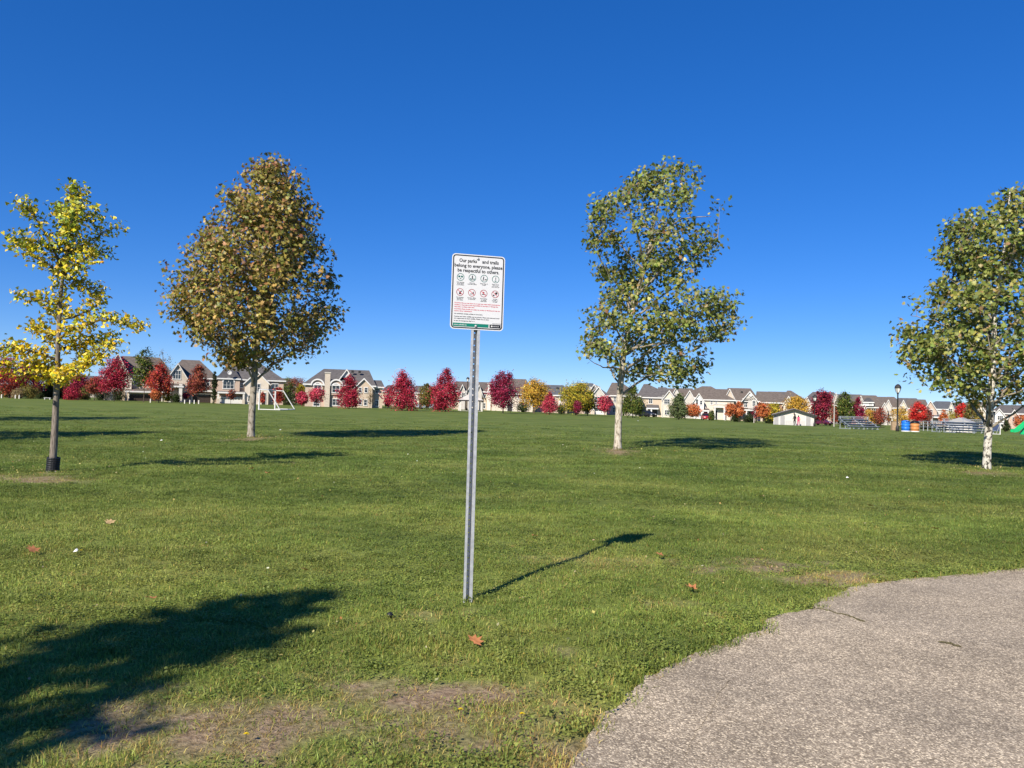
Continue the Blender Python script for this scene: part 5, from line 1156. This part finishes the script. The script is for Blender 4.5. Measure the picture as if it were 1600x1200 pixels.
# slide
B = ground_at(1583, 80); sd = empty('slide', B); tag(sd, 'green plastic playground slide at the right edge', 'slide')
ch = MB(); pts = [(-.1, 0, .22), (.4, .1, .30), (1.0, .2, .75), (1.8, .35, 1.35), (2.2, .4, 1.5)]
for k in range(len(pts) - 1):
    a, b = Vector(pts[k]), Vector(pts[k + 1])
    for o_, w_, h_ in ((0, .5, .05), (-.26, .05, .30), (.26, .05, .30)):
        ch.bar(a + Vector((0, o_, .10 if h_ > .1 else 0)), b + Vector((0, o_, .10 if h_ > .1 else 0)), w_ if h_ < .1 else .05, .05 if h_ < .1 else h_)
ch.build('chute', 'green_plastic', sd); sup = MB()
MB().add([(.95, .1, 0), (1.7, .1, 0), (1.7, .1, .9), (1.5, .1, .9), (.95, .5, 0), (1.7, .5, 0), (1.7, .5, .9), (1.5, .5, .9)], [(0, 1, 2, 3), (7, 6, 5, 4), (0, 4, 5, 1), (1, 5, 6, 2), (2, 6, 7, 3), (3, 7, 4, 0)]).build('support', 'green_plastic', sd)
MB().tube([(2.1, -.3, 0), (2.1, -.3, 2.6)], .06, 8).tube([(2.1, .9, 0), (2.1, .9, 2.6)], .06, 8).build('tower_post', 'green_plastic', sd); MB().box(2.0, 3.2, -.35, .95, 1.42, 1.5).build('deck', 'dark_paint', sd)
B = ground_at(1555.5, 82); pp = empty('play_panel', B); tag(pp, 'dark blue panel between mottled trunk and slide', 'panel'); MB().box(-.45, .45, -.04, .04, .25, 1.1).build('board', 'cloth_blue', pp); MB().box(-.5, -.42, -.05, .05, -.1, 1.15).box(.42, .5, -.05, .05, -.1, 1.15).build('frame', 'galv', pp)
# low white bollards and bench on the far left
for k, (px, D, lb) in enumerate([(2.5, 145, 'white bollard at the extreme left edge of the lawn'), (24, 145, 'left of the two white bollards under the rust tree'), (30, 145, 'right of the two white bollards under the rust tree'), (288.5, 140, 'white bollard nearest the porch column'), (296.5, 140, 'second white bollard from the porch column'), (303.5, 140, 'third white bollard from the porch column'), (310.5, 140, 'white bollard at the rust-brown tree'), (235, 140, 'white bollard below the tall thin green tree')]):
    B = ground_at(px, D); b_ = empty('bollard', B); tag(b_, lb, 'bollard', 'white bollards along the park edge')
    MB().box(-.08, .08, -.08, .08, -.2, .62).build('shaft', 'offwhite', b_); MB().add([(-.10, -.10, .621), (.10, -.10, .621), (.10, .10, .621), (-.10, .10, .621), (0, 0, .72)], [(0, 1, 4), (1, 2, 4), (2, 3, 4), (3, 0, 4), (3, 2, 1, 0)]).build('cap', 'offwhite', b_)
B = ground_at(74, 142); bn = empty('bench', B, R(20)); tag(bn, 'low white bench left of the ginkgo trunk', 'bench')
MB().box(-.55, .55, -.2, .2, .28, .36).build('seat', 'white', bn)
for x in (-.42, .42): MB().box(x - .06, x + .06, -.18, .18, -.1, .279).build('leg', 'white', bn)
# cars on the driveways
def car(label, px, D, m, rz):
    B = ground_at(px, D); o = empty('car', B, -math.atan2(B.x, B.y) + rz); tag(o, label, 'car')
    bm = bmesh.new(); prof = [(-2.2, .35), (-2.25, .62), (-2.1, .82), (-1.15, .95), (2.0, .98), (2.2, .85), (2.25, .4)]
    def shell(prof, w0, w1, zm):
        mb = MB(); v = []; n = len(prof)
        for s in (-1, 1): v += [(s * (w0 if z < zm else w1), y, z) for y, z in prof]
        return mb.add(v, [tuple(range(n)), tuple(range(2 * n - 1, n - 1, -1))] + [(i, i + n, (i + 1) % n + n, (i + 1) % n) for i in range(n)])
    shell([(-2.2, .32), (-2.25, .60), (-2.12, .82), (-1.1, .96), (2.0, 1.0), (2.2, .85), (2.25, .36)], .90, .86, .8).build('body', m, o)
    cab = shell([(-1.05, .965), (-.35, 1.46), (1.2, 1.50), (1.95, 1.0)], .82, .62, 1.2).build('cabin', 'glass_dark', o)
    MB().box(-.62, .62, -.36, 1.22, 1.50, 1.53).build('roof', m, o)
    for sx_ in (-.8, .8):
        for yy in (-1.4, 1.35):
            wh = MB().lathe([(.20, -.1), (.33, -.1), (.33, .1), (.20, .1)], 16).build('wheel', 'black', o); wh.location = (sx_, yy, .33); wh.rotation_euler = (0, R(90), 0)
        MB().box(sx_ * .8 - .17, sx_ * .8 + .17, -2.262, -2.2, .6, .74).build('headlight', 'lamp_glass', o)
    MB().box(-.4, .4, -2.27, -2.2, .42, .56).build('grille', 'black', o)
car('red car parked beside the small orange tree', 1103.5, 168, 'car_red', R(8))
car('dark car parked under the shed porch roof', 1011, 178, 'car_dark', R(40))
car('dark maroon car right of the hut', 1284, 165, 'car_maroon', R(60))
car('dark car beside the twin orange trees', 1163, 180, 'car_dark', R(30))
car('silver car between the two large crimson maples', 668, 160, 'car_silver', R(80))
# two people at the hut
def person(label, px, D, h, top, bottom, rz, arm=.1):
    B = ground_at(px, D); o = empty('person', B, rz); tag(o, label, 'person')
    s = h / 1.7
    J = dict(pel=(0, 0, .95), ch=(0, .02, 1.25), sh=(0, .02, 1.40), nk=(0, 0, 1.49), hd=(0, -.02, 1.60), ht=(0, -.01, 1.70))
    V = [(0, 0, .95), (0, .02, 1.22), (0, .02, 1.40), (0, 0, 1.48), (0, -.02, 1.57), (0, -.01, 1.67)]; Rr = [.16, .15, .13, .055, .095, .085]; E = [(0, 1), (1, 2), (2, 3), (3, 4), (4, 5)]
    for s1 in (-1, 1):
        k = len(V); V += [(s1 * .10, 0, .86), (s1 * .11, -.03 * s1, .48), (s1 * .12, .04 * s1, .09), (s1 * .12, .04 * s1 - .14, .04)]; Rr += [.105, .075, .05, .045]; E += [(0, k), (k, k + 1), (k + 1, k + 2), (k + 2, k + 3)]
        k = len(V); V += [(s1 * .19, .02, 1.36), (s1 * .25, .03, 1.10), (s1 * .24, -.12 - arm, .93), (s1 * .22, -.2 - arm, .90)]; Rr += [.07, .052, .04, .038]; E += [(2, k), (k, k + 1), (k + 1, k + 2), (k + 2, k + 3)]
    me = bpy.data.meshes.new('body'); me.from_pydata([(x * s, y * s, z * s) for x, y, z in V], E, []); b_ = bpy.data.objects.new('tmp', me); COL.objects.link(b_)
    md = b_.modifiers.new('skin', 'SKIN'); sv = me.skin_vertices[0].data
    for i, r_ in enumerate(Rr): sv[i].radius = (r_ * s, r_ * s * .85); sv[i].use_root = (i == 0)
    sub = b_.modifiers.new('sub', 'SUBSURF'); sub.levels = 1; sub.render_levels = 1
    dg = bpy.context.evaluated_depsgraph_get(); dg.update(); m2 = bpy.data.meshes.new_from_object(b_.evaluated_get(dg)); bpy.data.objects.remove(b_)
    m2.materials.clear()
    for mm in ('skin', top, bottom, 'black'): m2.materials.append(MATS[mm])
    for p in m2.polygons:
        z = p.center.z / s; p.material_index = 3 if z < .10 else 2 if z < .95 and abs(p.center.x) < .21 * s else 1 if .95 <= z < 1.45 or (abs(p.center.x) >= .2 * s and z > .96) else 0
        p.use_smooth = True
    bo = bpy.data.objects.new('body', m2); COL.objects.link(bo); bo.parent = o
    hr3 = MB().lathe([(.04, 1.40), (.10, 1.46), (.115, 1.58), (.10, 1.68), (.05, 1.73), (.01, 1.735)], 12).build('hair', 'hair', o, True); hr3.scale = (s, s, s); hr3.location = (0, .035 * s, 0)
person('person with dark clothes and dark hair standing at the hut', 1241.5, 116, 1.66, 'cloth_dark', 'cloth_dark', R(200))
person('person in a pink jacket standing at the hut', 1247.5, 116, 1.50, 'cloth_pink', 'cloth_pink', R(160))

# ================================================================== GRASS (blades in tufts, scattered where the lawn is close enough to see them)
def tuft(seed, nb, rad, h0, h1, w, pal, lean=.5, flat_=0.0):
    rng = np.random.default_rng(seed); V = []; Fc = []; Cc = []
    for k in range(nb):
        a, q = rng.uniform(0, 6.283), rad * math.sqrt(rng.random()); x, y = q * math.cos(a), q * math.sin(a)
        h = rng.uniform(h0, h1); d = rng.uniform(0, 6.283); ln = h * lean * abs(rng.standard_normal()) * .8 + flat_ * h; dx, dy = math.cos(d), math.sin(d); s = rng.uniform(0, 6.283); sx, sy = math.cos(s) * w / 2, math.sin(s) * w / 2
        b0 = len(V); zt = math.sqrt(max(h * h - ln * ln, (h * .3) ** 2))
        V += [(x - sx, y - sy, -.01), (x + sx, y + sy, -.01), (x + dx * ln * .35 + sx * .8, y + dy * ln * .35 + sy * .8, zt * .6), (x + dx * ln * .35 - sx * .8, y + dy * ln * .35 - sy * .8, zt * .6), (x + dx * ln, y + dy * ln, zt)]
        Fc += [(b0, b0 + 1, b0 + 2), (b0, b0 + 2, b0 + 3), (b0 + 3, b0 + 2, b0 + 4)]
        c = pick(rng, pal, 1, .16)[0]; Cc += [c] * 5
    return np.array(V), np.array(Fc), np.array(Cc)
def rosette(seed, nb, rad, size):
    rng = np.random.default_rng(seed); n = nb; a = rng.uniform(0, 6.283, n); q = rad * np.sqrt(rng.random(n))
    pos = np.stack([q * np.cos(a), q * np.sin(a), rng.uniform(.012, .042, n)], 1)
    nr = np.array([0, 0, 1.0]) + .45 * rng.standard_normal((n, 3))
    t = (np.array([(0, -.5, 0), (.34, -.2, .05), (.36, .2, .05), (0, .5, 0), (-.36, .2, .05), (-.34, -.2, .05)]), np.array([(0, 1, 2), (0, 2, 3), (0, 3, 4), (0, 4, 5)]))
    pal = [(3, (.95, 1.10, .9)), (2, (1.25, 1.35, 1.1)), (1, (.75, .9, .8))]
    w = pick(rng, pal, n, .15); return scatter(t[0], t[1], pos, rotmats(nr, rng.uniform(0, 6.28, n)), size * rng.uniform(.6, 1.3, n), w)
NORMAL = [(5, (.95, .98, .95)), (2, (.7, .8, .75)), (2, (1.3, 1.2, 1.15)), (.7, (1.9, 1.5, 1.6))]
NORMAL = [(w_, tuple(min(.95, x * .45) for x in c)) for w_, c in NORMAL]
STRAW = [(3, (.95, .60, .95)), (2, (.78, .46, .66)), (1, (.60, .34, .45)), (1.3, (.5, .5, .45))]
src = bpy.data.collections.new('tuft_sources')
def src_obj(name, data):
    o = bpy.data.objects.new(name, mesh_np(name, data[0], data[1], data[2])); o.data.materials.append(MATS['turf_blade']); src.objects.link(o)
for k in range(4): src_obj('tuft_%d' % k, tuft(200 + k, 44, .10, .022, .054, .0050, NORMAL, .95, .15))
for k in range(2):
    v, f, c = rosette(210 + k, 40, .09, .0165); src_obj('tuft_%d' % (4 + k), (v, f, c * .45))
for k in range(2): src_obj('tuft_%d' % (6 + k), tuft(220 + k, 26, .10, .02, .055, .0042, STRAW, .9, .4))
rng = np.random.default_rng(77); XS, YS, SC_ = [], [], []
for y0, y1, dens, sc_ in ((2.2, 5, 270, .95), (5, 8, 205, 1.0), (8, 12, 130, 1.15), (12, 17, 66, 1.5), (17, 24, 30, 2.0), (24, 34, 11, 2.6), (34, 48, 3.6, 3.4), (48, 70, 1.0, 4.6)):
    xm = y1 * .72 + 1.2; n = int(2 * xm * (y1 - y0) * dens); x = rng.uniform(-xm, xm, n); y = rng.uniform(y0, y1, n); k = (np.abs(x) < y * .72 + 1.2) & (rng.random(n) < np.clip(1.25 - (y - 20) / 50, 0, 1))
    XS.append(x[k]); YS.append(y[k]); SC_.append(np.full(k.sum(), sc_))
X, Y, SCL = np.concatenate(XS), np.concatenate(YS), np.concatenate(SC_)
ed = np.full(X.shape, 99.0); nearm = (Y < 14); ed[nearm] = edge_dist(X[nearm], Y[nearm])
ins = np.zeros(X.shape, bool); ins[nearm] = in_path(X[nearm], Y[nearm])
dmk = dry_mask(X, Y)
keep = ~(ins & (ed > .045)) & (rng.random(X.shape) > np.clip(dmk * .9 - .15, 0, .62))
X, Y, SCL, ed, dmk = X[keep], Y[keep], SCL[keep], ed[keep], dmk[keep]; n = len(X)
kind = rng.integers(0, 4, n)
clov = .12 + .45 * np.clip(1 - ed / .55, 0, 1) + .5 * np.clip((vnoise(X, Y, .9, 5) - .62) * 4, 0, 1)
isc = (rng.random(n) < clov) & (Y < 16); kind[isc] = rng.integers(4, 6, isc.sum())
kind[(kind > 3) & in_path(X, Y)] = 1
isd = rng.random(n) < np.clip(dmk * 1.3 + .30 * np.clip(1.4 - Y / 9, 0, 1) * vnoise(X, Y, 1.1, 8), 0, .9); kind[isd] = rng.integers(6, 8, isd.sum())
gr = .75 + .5 * vnoise(X, Y, 1.3, 3) + .35 * np.clip(1 - ed / .3, 0, 1) + .45 * (vnoise(X, Y, 3.1, 4) > .82)
hs_ = gr * rng.uniform(.8, 1.2, n) * np.where(SCL > 1.3, 1 + .12 * (SCL - 1), 1.0)
hs_ *= .80
for bx, by, rr_, kk in [(SB.x, SB.y, .16, 1.1)] + [(ground_px(*q).x, ground_px(*q).y, .45, .7) for q in ((392, 683), (965, 702), (1541, 733))]:
    hs_ *= 1 + kk * (np.hypot(X - bx, Y - by) < rr_)           # the mower misses the grass round posts and trunks
scl = np.stack([SCL * rng.uniform(.85, 1.15, n), SCL * rng.uniform(.85, 1.15, n), hs_], 1)
rot = np.stack([rng.normal(0, .08, n), rng.normal(0, .08, n), rng.uniform(0, 6.283, n)], 1)
Zg = gz_v(X, Y) - .004
gm_ = bpy.data.meshes.new('grass'); gm_.vertices.add(n); gm_.vertices.foreach_set('co', np.stack([X, Y, Zg], 1).astype(np.float32).ravel())
a = gm_.attributes.new('tuft_kind', 'INT', 'POINT'); a.data.foreach_set('value', kind.astype(np.int32))
a = gm_.attributes.new('tuft_rot', 'FLOAT_VECTOR', 'POINT'); a.data.foreach_set('vector', rot.astype(np.float32).ravel())
a = gm_.attributes.new('tuft_scale', 'FLOAT_VECTOR', 'POINT'); a.data.foreach_set('vector', scl.astype(np.float32).ravel())
grass = bpy.data.objects.new('grass', gm_); COL.objects.link(grass); tag(grass, 'short green grass blades and clover covering the park lawn', 'grass', kind='stuff')
ng = bpy.data.node_groups.new('grass_tufts', 'GeometryNodeTree')
ng.interface.new_socket('Geometry', in_out='INPUT', socket_type='NodeSocketGeometry'); ng.interface.new_socket('Geometry', in_out='OUTPUT', socket_type='NodeSocketGeometry')
N = ng.nodes; gi = N.new('NodeGroupInput'); go = N.new('NodeGroupOutput'); iop = N.new('GeometryNodeInstanceOnPoints'); ci = N.new('GeometryNodeCollectionInfo')
ci.inputs['Collection'].default_value = src; ci.inputs['Separate Children'].default_value = True; ci.inputs['Reset Children'].default_value = True
iop.inputs['Pick Instance'].default_value = True
def named(t, nm):
    q = N.new('GeometryNodeInputNamedAttribute'); q.data_type = t; q.inputs['Name'].default_value = nm; return q.outputs['Attribute']
lk = ng.links.new
lk(gi.outputs[0], iop.inputs['Points']); lk(ci.outputs[0], iop.inputs['Instance']); lk(named('INT', 'tuft_kind'), iop.inputs['Instance Index'])
e2r = N.new('FunctionNodeEulerToRotation'); lk(named('FLOAT_VECTOR', 'tuft_rot'), e2r.inputs[0]); lk(e2r.outputs[0], iop.inputs['Rotation']); lk(named('FLOAT_VECTOR', 'tuft_scale'), iop.inputs['Scale'])
lk(iop.outputs[0], go.inputs[0])
md = grass.modifiers.new('tufts', 'NODES'); md.node_group = ng

# ================================================================== FALLEN LEAVES, FLOWERS AND LITTER
def fallen(label, px, py, size, m, seed, tilt=.4):
    p = ground_px(px, py); r = random.Random(seed); v = LOBED[0].copy(); v[:, 2] = v[:, 2] + .9 * v[:, 0] ** 2 * r.uniform(.4, 1.2) + .25 * v[:, 1] ** 2 * r.uniform(-.5, 1)
    o = obj('fallen_leaf', mesh_np('fallen_leaf', v * size, LOBED[1]), m); o.location = p + Vector((0, 0, .05)); o.rotation_euler = (r.uniform(-tilt, tilt) + .25, r.uniform(-tilt, tilt), r.uniform(0, 6))
    tag(o, label, 'leaf', 'fallen leaves on the lawn')
FL = [(834, 844, .11, 'orange', 'fallen leaf between the sign post and its pole shadow tip'), (1032, 875, .12, 'orange', 'curled orange leaf right of the sign shadow'), (1082, 929, .13, 'orange', 'orange leaf on the dry strip near the path'),
      (741, 1014, .13, 'orange', 'bright orange leaf below the foot of the sign post'), (52, 868, .15, 'orange', 'brown-orange leaf near the left edge'), (172, 823, .14, 'tan', 'tan leaf beyond the leaf near the left edge'), (236, 945, .11, 'orange', 'small leaf just above the broad shadow'),
      (476, 899, .09, 'orange', 'small leaf above the tip of the broad shadow'), (1462, 832, .13, 'orange', 'orange leaf on the lawn below the mottled trunk'), (1431, 902, .09, 'orange', 'leaf at the edge of the path'), (1018, 813, .11, 'tan', 'tan leaf beyond the tip of the sign shadow'),
      (418, 743, .16, 'orange', 'leaf just below the ginkgo shadow'), (392, 736, .15, 'orange', 'leaf at the lower edge of the ginkgo shadow'), (457, 727, .14, 'tan', 'tan leaf right of the ginkgo shadow leaves'), (506, 727, .14, 'tan', 'tan leaf near the right end of the ginkgo shadow'), (274, 707, .16, 'tan', 'tan leaf between ginkgo and plane tree'),
      (52, 705, .16, 'tan', 'tan leaf left of the ginkgo trunk'), (1360, 795, .13, 'tan', 'tan leaf midway between path and mottled trunk'), (1190, 780, .14, 'tan', 'tan leaf below the open plane tree shadow'), (850, 800, .07, 'tan', 'small pale leaf right of the sign post')]
for k, (px, py, s_, m_, lb) in enumerate(FL): fallen(lb, px, py, s_ * .85, 'fallen_' + m_, 300 + k)
def flower(label, px, py, r_=.015):
    p = ground_px(px, py); o = empty('dandelion', p); tag(o, label, 'flower', 'dandelions in the grass'); MB().tube([(0, 0, -.01), (.004, 0, .045)], .002, 5).build('stem', 'moss', o)
    h = MB(); rr = random.Random(int(px))
    for k in range(14):
        a = k * 2.4; q = r_ * (.35 + .65 * (k % 7) / 6); d = Vector((math.cos(a), math.sin(a), 0)); t = Vector((-d.y, d.x, 0)) * .0045; c0 = Vector((.004, 0, .046))
        h.add([c0 - t * .5, c0 + t * .5, c0 + d * q + t + Vector((0, 0, .008 * (1 - q / r_))), c0 + d * q - t + Vector((0, 0, .008 * (1 - q / r_)))], [(0, 1, 2, 3)])
    h.build('flower_head', 'dandelion', o)
for px, py, lb in ((383, 1162, 'dandelion in the bare patch at the lower left'), (814, 1129, 'dandelion in the green turf beside the path'), (718, 1122, 'dandelion left of the turf beside the path'), (126, 867, 'dandelion beside the white scrap of paper')): flower(lb, px, py)
def scrap(label, px, py, w_):
    p = ground_px(px, py); o = MB().add([(-w_, -w_ * .6, 0), (w_, -w_ * .5, .01), (w_ * .9, w_ * .6, .02), (0, w_ * .8, .035), (-w_, w_ * .5, .012), (0, 0, .03)], [(0, 1, 5), (1, 2, 5), (2, 3, 5), (3, 4, 5), (4, 0, 5)]).build('paper_scrap', 'paper'); o.location = p + Vector((0, 0, .035)); tag(o, label, 'litter')
scrap('white scrap of paper near the left edge', 118, 868, .02); scrap('white scrap between the two long left shadows and plane trunk', 252, 690, .04); scrap('white scrap right of the plane tree trunk', 438, 673, .045); scrap('white scrap on the lawn right of the pale leaning trunk', 997, 658, .10)
scrap('white scrap below the open plane tree shadow', 1324, 749, .03)
p = ground_px(609, 966); o = MB().lathe([(.015, 0), (.024, .015), (.018, .03), (.006, .035)], 9).build('dark_stone', 'guard'); o.location = p + Vector((0, 0, .01)); tag(o, 'small dark stone in the grass left of the post', 'stone')

# small yellowed leaf bits and clover heads that nobody could count
rng = np.random.default_rng(91); n = 900; y = rng.uniform(4, 26, n); x = rng.uniform(-.7, .72, n) * y
wt = .25 + .75 * (vnoise(x, y, .35, 12) > .5) * (vnoise(x, y, .8, 13) > .35); k = (rng.random(n) < wt) & ~in_path(x, y); x, y = x[k], y[k]; n = len(x)
for bx, by, nn in ((392, 683, 260), (965, 702, 260), (1541, 733, 220), (81, 737, 160)):      # more of it under the trees
    b_ = ground_px(bx, by); q = np.abs(rng.standard_normal(nn)) * 2.2 + .15; a_ = rng.uniform(0, 6.28, nn); x = np.concatenate([x, b_.x + q * np.cos(a_)]); y = np.concatenate([y, b_.y + q * np.sin(a_)])
n = len(x); z = gz_v(x, y) + .045
v, f, c = scatter(DIA[0], DIA[1], np.stack([x, y, z], 1), rotmats(np.array([0, 0, 1.0]) + .5 * rng.standard_normal((n, 3)), rng.uniform(0, 6.28, n)), rng.uniform(.012, .034, n) * (1 + .02 * y),
                  pick(rng, [(3, (.52, .44, .14)), (2, (.42, .36, .18)), (1.5, (.38, .19, .07)), (.5, (.6, .56, .4))], n))
o = obj('leaf_litter', mesh_np('leaf_litter', v, f, c), 'leaf'); tag(o, 'tiny yellow and pale leaf bits sprinkled over the lawn', 'leaf litter', kind='stuff')
